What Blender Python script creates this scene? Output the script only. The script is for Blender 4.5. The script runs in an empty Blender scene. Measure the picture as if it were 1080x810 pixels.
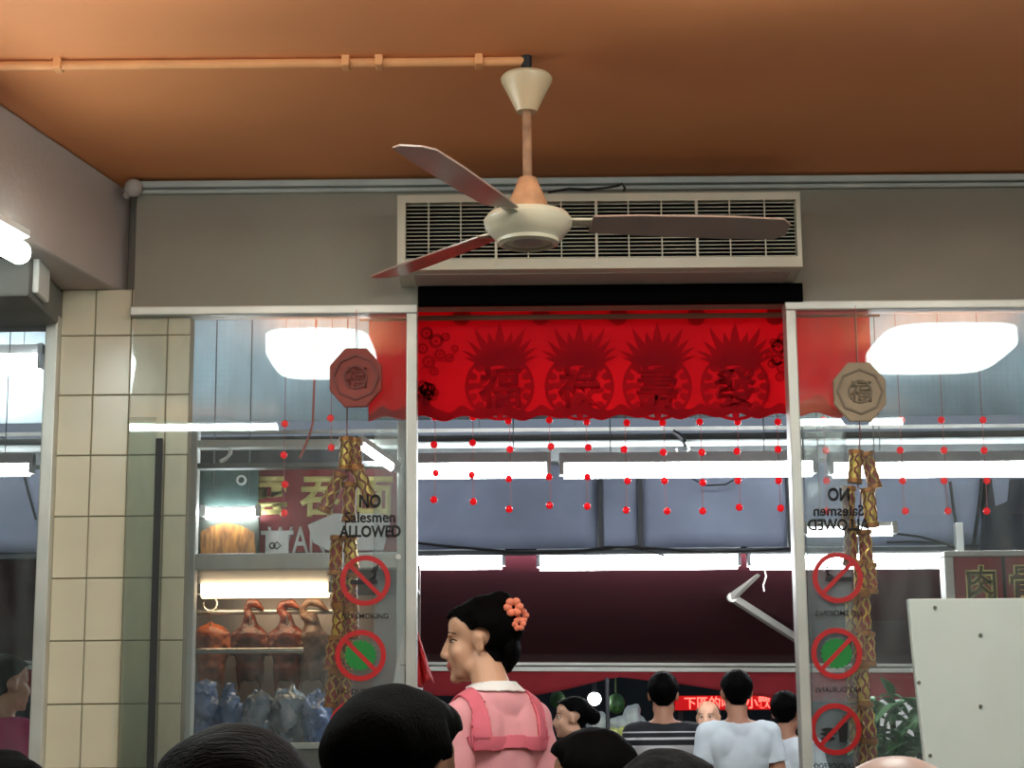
import bpy, bmesh, math, random
import numpy as np
from mathutils import Vector, Matrix, noise
from mathutils.bvhtree import BVHTree
random.seed(7)
PI = math.pi
SC = bpy.context.scene
COL = SC.collection

# ------------------------------------------------------------------ camera
F = 2000.0                                   # focal length in pixels of the 1080 x 810 frame
PITCH, ROLL = math.atan(395 / F), 0.0085
CAM = Vector((0, 0, 1.2))
_f = Vector((0, math.cos(PITCH), math.sin(PITCH)))
_u0 = Vector((0, -math.sin(PITCH), math.cos(PITCH)))
_r0 = Vector((1, 0, 0))
_r = _r0 * math.cos(ROLL) - _u0 * math.sin(ROLL)
_u = _u0 * math.cos(ROLL) + _r0 * math.sin(ROLL)
cd = bpy.data.cameras.new('camera'); cd.sensor_width = 36; cd.lens = 36 * F / 1080
cd.clip_start = 0.05; cd.clip_end = 200
cam = bpy.data.objects.new('camera', cd); COL.objects.link(cam)
m = Matrix((_r, _u, -_f)).transposed().to_4x4(); m.translation = CAM
cam.matrix_world = m
SC.camera = cam

# ------------------------------------------------------------------ world, exposure
SC.view_settings.view_transform = 'Standard'
SC.view_settings.look = 'None'
SC.view_settings.gamma = 1.0
SC.view_settings.use_curve_mapping = False
SC.view_settings.exposure = 1.05
w = bpy.data.worlds.new('evening_sky'); SC.world = w; w.use_nodes = True
w.node_tree.nodes['Background'].inputs[0].default_value = (0.32, 0.38, 0.48, 1)
w.node_tree.nodes['Background'].inputs[1].default_value = 0.25
# lamp strengths (the lamps themselves are built with their fittings below)
E_CEIL_TUBE, E_PANEL, E_WALL, E_STREET, E_WARM = 26.0, 9.0, 16.0, 21.0, 5.0


def P(px, py, Y):
    """point of the place at depth Y on the sight line of a photo pixel"""
    d = _f + _r * ((px - 540) / F) - _u * ((py - 405) / F)
    return CAM + d * (Y / d.y)


# ------------------------------------------------------------------ materials
def lin(c):
    def g(v):
        v /= 255.0
        return v / 12.92 if v <= 0.04045 else ((v + 0.055) / 1.055) ** 2.4
    return (g(c[0]), g(c[1]), g(c[2]), 1)


MATS = {}


def mat(name, c, rough=0.6, metal=0.0, var=0.0, scale=6.0, bump=0.0, bscale=40.0, emit=0.0, ec=None,
        trans=0.0, stretch=None, spec=0.5, c2=None):
    if name in MATS:
        return MATS[name]
    M = bpy.data.materials.new(name); M.use_nodes = True
    nt = M.node_tree; N = nt.nodes; L = nt.links
    b = N['Principled BSDF']
    b.inputs['Base Color'].default_value = lin(c)
    b.inputs['Roughness'].default_value = rough
    b.inputs['Metallic'].default_value = metal
    b.inputs['Specular IOR Level'].default_value = spec
    if emit:
        b.inputs['Emission Color'].default_value = lin(ec or c)
        b.inputs['Emission Strength'].default_value = emit
    if trans:
        b.inputs['Transmission Weight'].default_value = trans
    tc = None
    if var or bump or c2:
        tc = N.new('ShaderNodeTexCoord'); mp = N.new('ShaderNodeMapping')
        L.new(tc.outputs['Object'], mp.inputs['Vector'])
        if stretch:
            mp.inputs['Scale'].default_value = stretch
    if var or c2:
        t = N.new('ShaderNodeTexNoise'); t.inputs['Scale'].default_value = scale
        t.inputs['Detail'].default_value = 6
        L.new(mp.outputs[0], t.inputs['Vector'])
        r = N.new('ShaderNodeValToRGB'); L.new(t.outputs['Fac'], r.inputs[0])
        a = lin(c)
        lo = lin(c2) if c2 else tuple(v * (1 - var) for v in a[:3]) + (1,)
        hi = a if c2 else tuple(min(1, v * (1 + var)) for v in a[:3]) + (1,)
        r.color_ramp.elements[0].position = 0.32; r.color_ramp.elements[0].color = lo
        r.color_ramp.elements[1].position = 0.68; r.color_ramp.elements[1].color = hi
        L.new(r.outputs[0], b.inputs['Base Color'])
    if bump:
        t2 = N.new('ShaderNodeTexNoise'); t2.inputs['Scale'].default_value = bscale
        t2.inputs['Detail'].default_value = 5
        L.new(mp.outputs[0], t2.inputs['Vector'])
        bp = N.new('ShaderNodeBump'); bp.inputs['Strength'].default_value = bump
        bp.inputs['Distance'].default_value = 0.02
        L.new(t2.outputs['Fac'], bp.inputs['Height']); L.new(bp.outputs[0], b.inputs['Normal'])
    MATS[name] = M
    return M


def lamp_mat(name, c, s):
    if name in MATS:
        return MATS[name]
    M = bpy.data.materials.new(name); M.use_nodes = True
    nt = M.node_tree; nt.nodes.clear()
    e = nt.nodes.new('ShaderNodeEmission'); o = nt.nodes.new('ShaderNodeOutputMaterial')
    e.inputs[0].default_value = lin(c); e.inputs[1].default_value = s
    nt.links.new(e.outputs[0], o.inputs[0])
    MATS[name] = M
    return M


def glass_mat(name, tint, refl_rough=0.02, dirt=0.06, dcol=(190, 200, 196)):
    """clear pane: see-through, a Fresnel mirror on each face and a thin film of grime"""
    M = bpy.data.materials.new(name); M.use_nodes = True
    nt = M.node_tree; N = nt.nodes; L = nt.links; N.clear()
    o = N.new('ShaderNodeOutputMaterial')
    tr = N.new('ShaderNodeBsdfTransparent'); tr.inputs[0].default_value = tint
    gl = N.new('ShaderNodeBsdfGlossy'); gl.inputs['Roughness'].default_value = refl_rough
    fr = N.new('ShaderNodeFresnel'); fr.inputs[0].default_value = 1.5
    mx = N.new('ShaderNodeMixShader')
    L.new(fr.outputs[0], mx.inputs[0]); L.new(tr.outputs[0], mx.inputs[1]); L.new(gl.outputs[0], mx.inputs[2])
    df = N.new('ShaderNodeBsdfDiffuse'); df.inputs[0].default_value = lin(dcol)
    tc = N.new('ShaderNodeTexCoord'); mp = N.new('ShaderNodeMapping'); mp.inputs['Scale'].default_value = (3, 3, 1.0)
    nz = N.new('ShaderNodeTexNoise'); nz.inputs['Scale'].default_value = 4; nz.inputs['Detail'].default_value = 8
    L.new(tc.outputs['Object'], mp.inputs[0]); L.new(mp.outputs[0], nz.inputs['Vector'])
    mr = N.new('ShaderNodeMapRange'); mr.inputs['From Min'].default_value = 0.35; mr.inputs['From Max'].default_value = 0.8
    mr.inputs['To Min'].default_value = dirt * 0.3; mr.inputs['To Max'].default_value = dirt * 2.2
    L.new(nz.outputs['Fac'], mr.inputs[0])
    m2 = N.new('ShaderNodeMixShader')
    L.new(mr.outputs[0], m2.inputs[0]); L.new(mx.outputs[0], m2.inputs[1]); L.new(df.outputs[0], m2.inputs[2])
    L.new(m2.outputs[0], o.inputs[0])
    MATS[name] = M
    return M


def sheet_mat(name, c, grid=0.0, transl=0.5):
    """thin translucent sheet (cloth, twin-wall plastic): part reflected, part let through"""
    M = bpy.data.materials.new(name); M.use_nodes = True
    nt = M.node_tree; N = nt.nodes; L = nt.links; N.clear()
    o = N.new('ShaderNodeOutputMaterial')
    a = N.new('ShaderNodeBsdfDiffuse'); b = N.new('ShaderNodeBsdfTranslucent'); mx = N.new('ShaderNodeMixShader')
    mx.inputs[0].default_value = transl
    tc = N.new('ShaderNodeTexCoord')
    nz = N.new('ShaderNodeTexNoise'); nz.inputs['Scale'].default_value = 2.5; nz.inputs['Detail'].default_value = 8
    L.new(tc.outputs['Object'], nz.inputs['Vector'])
    r = N.new('ShaderNodeValToRGB'); L.new(nz.outputs['Fac'], r.inputs[0])
    k = lin(c)
    r.color_ramp.elements[0].position = .3; r.color_ramp.elements[1].position = .7
    r.color_ramp.elements[0].color = tuple(v * .8 for v in k[:3]) + (1,); r.color_ramp.elements[1].color = k
    src = r.outputs[0]
    if grid:
        br = N.new('ShaderNodeTexBrick'); br.offset = 0; br.inputs['Scale'].default_value = grid
        br.inputs['Mortar Size'].default_value = .06; br.inputs['Brick Width'].default_value = 1; br.inputs['Row Height'].default_value = 1
        br.inputs['Mortar'].default_value = tuple(v * .86 for v in k[:3]) + (1,)
        mp = N.new('ShaderNodeMapping'); mp.inputs['Rotation'].default_value = (PI / 2, 0, 0)
        L.new(tc.outputs['Object'], mp.inputs[0]); L.new(mp.outputs[0], br.inputs['Vector'])
        L.new(src, br.inputs['Color1']); L.new(src, br.inputs['Color2'])
        src = br.outputs['Color']
    L.new(src, a.inputs[0]); L.new(src, b.inputs[0])
    L.new(a.outputs[0], mx.inputs[1]); L.new(b.outputs[0], mx.inputs[2]); L.new(mx.outputs[0], o.inputs[0])
    MATS[name] = M
    return M


# ------------------------------------------------------------------ mesh helpers
class MB:
    def __init__(self):
        self.bm = bmesh.new(); self.mi = 0

    def _tag(self, geom):
        for v in geom:
            for f in v.link_faces:
                f.material_index = self.mi

    def box(self, c, s, rz=0, rx=0, ry=0):
        mt = Matrix.Translation(Vector(c)) @ Matrix.Rotation(rz, 4, 'Z') @ Matrix.Rotation(ry, 4, 'Y') @ Matrix.Rotation(rx, 4, 'X') @ Matrix.Diagonal((s[0], s[1], s[2], 1))
        self._tag(bmesh.ops.create_cube(self.bm, size=1, matrix=mt)['verts']); return self

    def box2(self, x0, x1, y0, y1, z0, z1):
        return self.box(((x0 + x1) / 2, (y0 + y1) / 2, (z0 + z1) / 2), (abs(x1 - x0), abs(y1 - y0), abs(z1 - z0)))

    def cyl(self, p0, p1, r0, r1=None, seg=16, caps=True):
        p0, p1 = Vector(p0), Vector(p1); r1 = r0 if r1 is None else r1
        d = p1 - p0; q = d.to_track_quat('Z', 'Y').to_matrix()
        ux, uy = q @ Vector((1, 0, 0)), q @ Vector((0, 1, 0)); nv, nf = self.bm.verts.new, self.bm.faces.new
        cs = [(math.cos(2 * PI * k / seg), math.sin(2 * PI * k / seg)) for k in range(seg)]
        A_ = [nv(p0 + (ux * c_ + uy * s_) * max(r0, 1e-5)) for c_, s_ in cs]; B_ = [nv(p1 + (ux * c_ + uy * s_) * max(r1, 1e-5)) for c_, s_ in cs]
        fs = [nf((A_[k], A_[(k + 1) % seg], B_[(k + 1) % seg], B_[k])) for k in range(seg)]
        if caps:
            fs += [nf(A_[::-1]), nf(B_)]
        for f in fs:
            f.material_index = self.mi
        return self

    def ell(self, c, r, u=16, v=10, rot=None):
        if not hasattr(r, '__len__'):
            r = (r, r, r)
        c = Vector(c); M3 = (rot.to_3x3() if rot else Matrix.Identity(3)) @ Matrix.Diagonal((r[0], r[1], r[2]))
        nv, nf = self.bm.verts.new, self.bm.faces.new
        rings = []
        for j in range(1, v):
            th_ = PI * j / v; st_, ct_ = math.sin(th_), math.cos(th_)
            rings.append([nv(c + M3 @ Vector((st_ * math.cos(2 * PI * k / u), st_ * math.sin(2 * PI * k / u), ct_))) for k in range(u)])
        tp, bt = nv(c + M3 @ Vector((0, 0, 1))), nv(c + M3 @ Vector((0, 0, -1)))
        fs = []
        for k in range(u):
            fs.append(nf((tp, rings[0][k], rings[0][(k + 1) % u]))); fs.append(nf((bt, rings[-1][(k + 1) % u], rings[-1][k])))
            for A_, B_ in zip(rings, rings[1:]):
                fs.append(nf((A_[k], B_[k], B_[(k + 1) % u], A_[(k + 1) % u])))
        for f in fs:
            f.material_index = self.mi
        return self

    def rcone(self, p0, r0, p1, r1, seg=12):
        self.ell(p0, r0, seg, 8); self.ell(p1, r1, seg, 8)
        if (Vector(p1) - Vector(p0)).length > 1e-4:
            self.cyl(p0, p1, r0, r1, seg)
        return self

    def tube(self, pts, r, seg=8):
        pts = [Vector(p) for p in pts]
        rr = r if hasattr(r, '__len__') else [r] * len(pts)
        rings = []
        for i, p in enumerate(pts):
            t = (pts[min(i + 1, len(pts) - 1)] - pts[max(i - 1, 0)]).normalized()
            a = Vector((0, 0, 1)) if abs(t.z) < .9 else Vector((0, 1, 0))
            n = t.cross(a).normalized(); bb = t.cross(n)
            rings.append([self.bm.verts.new(p + (n * math.cos(k * 2 * PI / seg) + bb * math.sin(k * 2 * PI / seg)) * rr[i]) for k in range(seg)])
        fs = []
        for a, b in zip(rings, rings[1:]):
            for k in range(seg):
                fs.append(self.bm.faces.new((a[k], a[(k + 1) % seg], b[(k + 1) % seg], b[k])))
        fs.append(self.bm.faces.new(rings[0][::-1])); fs.append(self.bm.faces.new(rings[-1]))
        for f in fs:
            f.material_index = self.mi
        return self

    def lathe(self, prof, c=(0, 0, 0), seg=40):
        c = Vector(c); rings = []
        for r, z in prof:
            rings.append([self.bm.verts.new(c + Vector((max(r, 1e-4) * math.cos(k * 2 * PI / seg), max(r, 1e-4) * math.sin(k * 2 * PI / seg), z))) for k in range(seg)])
        for a, b in zip(rings, rings[1:]):
            for k in range(seg):
                f = self.bm.faces.new((a[k], a[(k + 1) % seg], b[(k + 1) % seg], b[k])); f.material_index = self.mi
        return self

    def prism(self, out, d, t):
        """closed outline of points, thickened by t along d"""
        d = Vector(d) * t; out = [Vector(p) for p in out]
        a = [self.bm.verts.new(p) for p in out]; b = [self.bm.verts.new(p + d) for p in out]
        n = len(out)
        fs = [self.bm.faces.new(a), self.bm.faces.new(b[::-1])]
        for k in range(n):
            fs.append(self.bm.faces.new((a[k], b[k], b[(k + 1) % n], a[(k + 1) % n])))
        for f in fs:
            f.material_index = self.mi
        return self

    def ring(self, c, r0, r1, y0, y1, seg=48):
        """flat ring in the x-z plane"""
        c = Vector(c); V = []
        for k in range(seg):
            a = 2 * PI * k / seg
            V.append([self.bm.verts.new(Vector((c.x + r * math.cos(a), y, c.z + r * math.sin(a)))) for r, y in ((r0, y0), (r1, y0), (r1, y1), (r0, y1))])
        for k in range(seg):
            A, B = V[k], V[(k + 1) % seg]
            for i in range(4):
                f = self.bm.faces.new((A[i], A[(i + 1) % 4], B[(i + 1) % 4], B[i])); f.material_index = self.mi
        return self

    def build(self, name, mats, parent=None, smooth=False, bevel=0, seg=2, recalc=True):
        if recalc:
            bmesh.ops.recalc_face_normals(self.bm, faces=self.bm.faces)
        if bevel:
            bmesh.ops.bevel(self.bm, geom=[e for e in self.bm.edges if e.calc_face_angle(0) > .6], offset=bevel, segments=seg, profile=.5, affect='EDGES')
        me = bpy.data.meshes.new(name)
        self.bm.to_mesh(me); self.bm.free()
        return mesh_obj(name, me, mats, parent, smooth)


WL = {}


def mesh_obj(name, me, mats, parent=None, smooth=False):
    xs = [v.co for v in me.vertices]
    lo = Vector([min(v[i] for v in xs) for i in range(3)]); hi = Vector([max(v[i] for v in xs) for i in range(3)])
    c = (lo + hi) / 2
    me.transform(Matrix.Translation(-c))
    for mm in (mats if isinstance(mats, (list, tuple)) else [mats]):
        me.materials.append(mm)
    if smooth:
        for p in me.polygons:
            p.use_smooth = True
        if smooth != 'all':
            me.set_sharp_from_angle(angle=math.radians(42))
    o = bpy.data.objects.new(name, me); COL.objects.link(o)
    WL[o.name] = c
    o.location = c
    if parent:
        o.parent = parent; o.location = c - WL[parent.name]
    return o


def tag(o, label, cat, group=None, kind=None):
    o['label'] = label
    if cat:
        o['category'] = cat
    if group:
        o['group'] = group
    if kind:
        o['kind'] = kind
    return o


def thing(name, loc, label, cat, group=None, kind=None):
    o = bpy.data.objects.new(name, None); COL.objects.link(o)
    o.empty_display_size = .05; o.location = loc; WL[o.name] = Vector(loc)
    return tag(o, label, cat, group, kind)


def struct(o, label):
    o['kind'] = 'structure'; o['label'] = label
    return o


def copy_part(o, parent, dloc, name=None):
    c = o.copy(); COL.objects.link(c); c.parent = parent
    c.location = Vector(dloc)
    return c


def text_mesh(body, h, bold=0.0, sx=1.0, ext=0.001, mirror=False):
    """letters standing in the x-z plane, facing -y, centred on the origin, h metres high"""
    cu = bpy.data.curves.new('letters', 'FONT'); cu.body = body; cu.size = 1
    cu.offset = bold; cu.extrude = 0; cu.resolution_u = 3
    o = bpy.data.objects.new('letters', cu); COL.objects.link(o)
    dg = bpy.context.evaluated_depsgraph_get()
    me = bpy.data.meshes.new_from_object(o.evaluated_get(dg))
    bpy.data.objects.remove(o); bpy.data.curves.remove(cu)
    xs = [v.co.x for v in me.vertices]; ys = [v.co.y for v in me.vertices]
    k = h / (max(ys) - min(ys)); cx = (max(xs) + min(xs)) / 2; cy = (max(ys) + min(ys)) / 2
    for v in me.vertices:
        x, y = (v.co.x - cx) * k * sx, (v.co.y - cy) * k
        v.co = Vector((-x if mirror else x, 0, y))
    bm = bmesh.new(); bm.from_mesh(me)
    r = bmesh.ops.extrude_face_region(bm, geom=bm.faces[:])
    bmesh.ops.translate(bm, verts=[g for g in r['geom'] if isinstance(g, bmesh.types.BMVert)], vec=(0, -ext, 0))
    bmesh.ops.recalc_face_normals(bm, faces=bm.faces)
    bm.to_mesh(me); bm.free()
    me.materials.clear()
    return me


def put_text(name, body, c, h, m, parent, **k):
    me = text_mesh(body, h, **k)
    me.transform(Matrix.Translation(Vector(c)))
    return mesh_obj(name, me, m, parent)


# palette
white_al = mat('aluminium', (205, 205, 198), .38, .35, var=.1, scale=5)
gblack = mat('grille_black', (4, 4, 5), .9, spec=.05)
plaster = mat('grey_plaster', (146, 140, 128), .85, var=.08, scale=2.2, bump=.12, bscale=60)
plaster_l = mat('pale_plaster', (182, 172, 166), .85, var=.08, scale=2.0, bump=.1, bscale=50)
orange = mat('orange_ceiling_paint', (214, 136, 84), .7, var=.08, scale=1.2, bump=.05, bscale=25)
black = mat('black_metal', (16, 16, 20), .5)
dark = mat('dark_grey', (44, 46, 48), .6)
grout = mat('grout', (150, 140, 118), .9)
tile_m = mat('cream_tile', (210, 200, 174), .25, var=.05, scale=3)
white = mat('white_paint', (226, 228, 224), .45, var=.03)
grey_metal = mat('grey_metal', (120, 124, 124), .45, .4, var=.15, scale=5)
red = mat('red_print', (190, 22, 26), .45)
green = mat('green_print', (14, 128, 48), .5)
blackp = mat('black_print', (14, 14, 14), .5)
cable = mat('cable_black', (14, 14, 16), .6)


# ================================================================== THE SETTING
YW = 6.0
ZC = P(600, 187, YW).z
ZB = P(300, 323, YW).z                       # underside of the beam over the shopfront
XL = P(434, 520, YW).x; XR = P(841, 520, YW).x
XG = P(137, 400, YW).x                       # left edge of the left pane

struct(MB().box2(-7, 7, -3, 22, -.12, 0).build('floor', mat('floor_tile', (120, 112, 100), .4, var=.1)), 'grey floor of the eating house and pavement')
struct(MB().box2(-4.4, 4.4, -3, 6.3, ZC, ZC + .12).build('ceiling', orange), 'orange painted ceiling')  # one orange paint, tone varies only at random
struct(MB().box2(-4.4, 4.4, -3.15, -3, 0, ZC).build('wall_back', mat('back_wall', (120, 112, 104), .9)), 'plain wall behind the diners')
struct(MB().box2(4.3, 4.4, -3, 6.3, 0, ZC).build('wall_right', mat('side_wall', (150, 146, 138), .9)), 'plain side wall of the eating house')
struct(MB().box2(-4.4, -4.3, -3, 6.3, 0, ZC).build('wall_left', MATS['side_wall']), 'plain side wall beyond the glass partition')
struct(MB().box2(XG + .005, 4.3, YW, YW + .1, ZB, ZC).build('wall_front', plaster), 'grey plastered beam above the shopfront glass')
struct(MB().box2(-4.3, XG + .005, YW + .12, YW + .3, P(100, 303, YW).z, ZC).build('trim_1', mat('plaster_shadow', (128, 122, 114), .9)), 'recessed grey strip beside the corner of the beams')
# slanting beam on the left
zbl = P(100, 303, YW).z
A = Vector((P(131, 190, YW).x, YW + .12, 0)); Bq = Vector((-1.473 - .19 / .81 * 2.4, 5.19 - 2.4, 0))
o = MB().prism([(A.x, A.y, zbl), (Bq.x, Bq.y, zbl), (Bq.x - .55, Bq.y, zbl), (A.x - .55, A.y, zbl)], (0, 0, 1), ZC - zbl).build('wall_beam', plaster_l, bevel=.012)
o.name = 'trim_2'; struct(o, 'pale plastered ceiling beam running back from the corner')
# tiled pier
px0, px1 = P(63, 360, YW + .03).x, P(197, 520, YW + .03).x
pier = struct(MB().box2(px0, px1, YW + .035, YW + .10, 0, zbl).build('wall_pier', grout), 'cream tiled pier beside the glass')
pier.name = 'wall_tiled_pier'; WL['wall_tiled_pier'] = WL['wall_pier']
tw, th, g = .1185, .1975, .0035
zt = P(100, 352, YW).z
tm = None
cols = [P(98, 352, YW).x - tw, P(98, 352, YW).x, P(98, 352, YW).x + tw, P(98, 352, YW).x + 2 * tw]
for k in range(-1, 9):
    z1 = zt - (k) * th; z0 = z1 - th
    if k == -1:
        z1 = min(zt + th, zbl)
    for i, x in enumerate(cols):
        a, b = max(x, px0 + .002), min(x + tw, px1)
        full = abs((b - a) - tw) < .002 and k >= 0
        if full and tm is not None:
            t = bpy.data.objects.new('tile', tm); COL.objects.link(t); t.parent = pier
            t.location = Vector(((a + b) / 2, YW + .0315, (z0 + z1) / 2)) - WL['wall_tiled_pier']
        else:
            t = MB().box2(a + g / 2, b - g / 2, YW + .028, YW + .035, z0 + g / 2, z1 - g / 2).build('tile', tile_m, pier, bevel=.002, seg=1)
            if full:
                tm = t.data

# window frames
def bar(x0, x1, z0, z1, name, label, y0=YW - .01, y1=YW + .07, m=None):
    return struct(MB().box2(x0, x1, y0, y1, z0, z1).build(name, m or white_al, bevel=.004), label)


zh1, zh0 = P(290, 322.5, YW).z, P(290, 332, YW).z
bar(XG - .005, XL + .018, zh0, zh1, 'trim_3', 'white aluminium head rail above the left pane')
bar(XR - .018, 4.3, zh0, zh1, 'trim_4', 'white aluminium head rail above the right pane')
bar(XL - .017, XL + .017, 0, zh0, 'trim_5', 'white aluminium door post left of the opening')
bar(XR - .017, XR + .017, 0, zh0, 'trim_6', 'white aluminium door post right of the opening')
pane = glass_mat('shop_glass', (.975, .99, .985, 1), .015, .05)
pane_g = glass_mat('green_glass', (.965, .99, .975, 1), .015, .04)
w1 = struct(MB().box2(XG, XL - .017, YW + .012, YW + .020, .02, zh0).build('window_1', pane), 'large glass pane in front of the roast duck stall')
w2 = struct(MB().box2(XR + .017, 4.3, YW + .012, YW + .020, .02, zh0).build('window_2', pane), 'large glass pane right of the open doorway')
MB().cyl((P(420, 587, YW).x, YW + .002, P(420, 587, YW).z), (P(420, 587, YW).x, YW + .012, P(420, 587, YW).z), .008).build('glass_bolt', white_al, w1)
# rubber-edged sliding leaf overlapping the pier
xs0 = P(163, 630, YW).x
struct(MB().box2(xs0 - .011, xs0 + .011, YW + .003, YW + .011, 0, P(170, 462, YW).z).build('trim_7', mat('rubber', (30, 32, 32), .6)), 'dark rubber edge of the sliding glass leaf')
struct(MB().box2(XG + .002, xs0 - .011, YW + .0035, YW + .0105, .02, P(170, 440, YW).z).build('window_3', pane_g), 'greenish sliding glass leaf over the tiled pier')
# left partition window
xp = P(53, 420, YW).x
bar(xp - .02, xp + .02, 0, P(50, 333, YW).z, 'trim_8', 'aluminium post of the far left partition', YW - .02, YW + .06)
bar(xp + .02, px0, 0, P(50, 320, YW).z, 'trim_9', 'ochre stained edge beside the tiled pier', YW + .03, YW + .08, mat('stained', (150, 138, 100), .8, var=.2))
bar(-4.3, xp - .02, P(25, 341, YW).z, P(25, 333, YW).z, 'trim_10', 'aluminium head rail of the far left partition', YW - .02, YW + .06)
struct(MB().box2(-4.3, xp - .02, YW + .012, YW + .020, .02, P(25, 341, YW).z).build('window_4', pane), 'glass pane of the far left partition')
hb = struct(MB().box2(-4.3, P(64, 301, YW).x, 5.6, YW + .1, P(25, 312, 5.6).z, zbl - .003).build('trim_11', mat('header_grey', (120, 120, 116), .8, var=.1), bevel=.008), 'grey header box above the far left partition')
jb = MB().box2(P(64, 301, YW).x, P(64, 301, YW).x + .02, 5.64, 5.78, P(35, 300, 5.7).z - .04, P(35, 300, 5.7).z + .07).build('junction_box', white, bevel=.006)
tag(jb, 'small white junction box on the grey header box', 'junction box')

# trunking along the top of the wall, with its round cap
zt1 = P(600, 188, YW - .02).z; zt0 = P(600, 199, YW - .02).z
t = thing('cable_trunking', (XG, YW - .02, zt0), 'pale grey cable trunking along top of the beam', 'trunking')
MB().box2(P(150, 195, YW).x, 4.29, YW - .032, YW, zt0 + .014, zt1).build('cover', mat('trunking', (176, 178, 174), .5, var=.1), t, bevel=.004)
MB().cyl((P(150, 195, YW).x, YW - .012, zt0 + .004), (4.29, YW - .012, zt0 + .004), .008).build('pipe', mat('trunking', (176, 178, 174)), t, True)
c = P(141, 198, YW - .04)
MB().ell(c, .03, 20, 14).cyl(c + Vector((0, 0, .0)), c + Vector((-.03, .03, -.02)), .012).build('round_cap', plaster_l, t, True)

# ceiling conduit
cy = 4.9
fx = P(556, 150, cy).x
t = thing('ceiling_conduit', (-.9, cy, ZC - .02), 'orange painted conduit running across ceiling to the fan', 'conduit')
MB().cyl((-3.5, cy, ZC - .014), (fx, cy, ZC - .014), .013).build('pipe', mat('conduit_paint', (214, 148, 96), .6, var=.1, scale=8), t, True)
for px in (62, 365, 400, 505):
    x = P(px, 55, cy).x
    MB().box((x, cy, ZC - .012), (.022, .05, .034)).build('saddle_clip', MATS['conduit_paint'], t, bevel=.004)

# ================================================================== CEILING FAN
fx = P(556, 150, cy).x
def fz(py): return P(556, py, cy).z
fan = thing('ceiling_fan', (fx, cy, fz(262)), 'cream ceiling fan with three brown blades on a rusty rod', 'ceiling fan')
cream = mat('cream_enamel', (204, 188, 154), .3, var=.06)
rust = mat('rusty_rod', (150, 112, 84), .7, var=.3, scale=30, bump=.2)
fb = mat('fan_blade', (150, 126, 114), .22, var=.06)
MB().cyl((fx, cy, fz(82)), (fx, cy, ZC), .015).build('hanger_stub', black, fan, True)
MB().lathe([(.004, fz(80)), (.064, fz(80)), (.070, fz(83)), (.069, fz(86)), (.032, fz(114)), (.028, fz(118)), (.004, fz(118))], (fx, cy, 0)).build('canopy', cream, fan, True)
MB().cyl((fx, cy, fz(195)), (fx, cy, fz(111)), .0125).build('down_rod', rust, fan, True)
MB().lathe([(.004, fz(188)), (.024, fz(188)), (.03, fz(194)), (.05, fz(212)), (.06, fz(222)), (.004, fz(222))], (fx, cy, 0)).build('coupling_cover', mat('coupling', (176, 128, 92), .6, var=.2, scale=20), fan, True)
mh = MB().lathe([(.004, fz(224)), (.07, fz(224)), (.108, fz(227)), (.119, fz(233)), (.116, fz(240)), (.094, fz(250)), (.084, fz(253)), (.08, fz(256)), (.004, fz(256))], (fx, cy, 0)).build('motor_housing', mat('housing', (184, 176, 154), .3, var=.05), fan, True)
MB().lathe([(.084, fz(251.5)), (.082, fz(257)), (.07, fz(259)), (.062, fz(257)), (.062, fz(252))], (fx, cy, 0)).build('bottom_ring', MATS['housing'], mh, True)
MB().lathe([(.062, fz(254)), (.03, fz(257)), (.004, fz(258))], (fx, cy, 0)).build('bottom_cap', mat('cap_dull', (150, 132, 126), .4), mh, True)
bz = fz(236)
for k in range(3):
    a = math.radians(7 + 120 * k)
    R = Matrix.Translation((fx, cy, bz)) @ Matrix.Rotation(a, 4, 'Z') @ Matrix.Rotation(math.radians(-11), 4, 'X')
    out = []
    L_ = [(.17, -.05), (.3, -.062), (.55, -.068), (.69, -.062), (.715, -.03), (.715, .03), (.69, .058), (.55, .062), (.3, .055), (.17, .045)]
    mb = MB().prism([R @ Vector((x, y, 0)) for x, y in L_], R.to_3x3() @ Vector((0, 0, 1)), .006)
    bl = mb.build('blade', fb, fan, bevel=.0015, seg=1)
    mb = MB().prism([R @ Vector((x, y, .004)) for x, y in ((.09, -.02), (.16, -.022), (.24, -.035), (.24, .03), (.16, .02), (.09, .02))], R.to_3x3() @ Vector((0, 0, 1)), .008)
    mb.build('blade_arm', MATS['housing'], fan, bevel=.002, seg=1)

# ================================================================== AIR CURTAIN UNIT
ya = 5.78
ax0, ax1 = P(419, 240, ya).x, P(845, 240, ya).x
az0, az1 = P(632, 283, ya).z, P(632, 204, ya).z
ac = thing('air_curtain', ((ax0 + ax1) / 2, 5.9, az0), 'cream air curtain with black slatted grille above doorway', 'air curtain')
acm = mat('air_curtain_cream', (196, 190, 172), .35, var=.06)
gz1, gz0 = P(632, 212, ya).z, P(632, 272, ya).z
b = MB().box2(ax0, ax1, ya + .05, YW - .001, az0, az1)
b.box2(ax0, ax1, ya, ya + .06, gz1, az1).box2(ax0, ax1, ya, ya + .06, az0, gz0)
b.box2(ax0, ax0 + .026, ya, ya + .06, gz0, gz1).box2(ax1 - .014, ax1, ya, ya + .06, gz0, gz1)
b.build('casing', acm, ac)
MB().box2(ax0 + .026, ax1 - .014, ya + .044, ya + .0498, gz0, gz1).build('grille_back', gblack, ac)
for k in range(15):
    z = gz0 + (gz1 - gz0) * (k + .5) / 15
    MB().box(((ax0 + .026 + ax1 - .014) / 2, ya + .016, z), (ax1 - ax0 - .042, .006, .0022)).build('slat', acm, ac)
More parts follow.
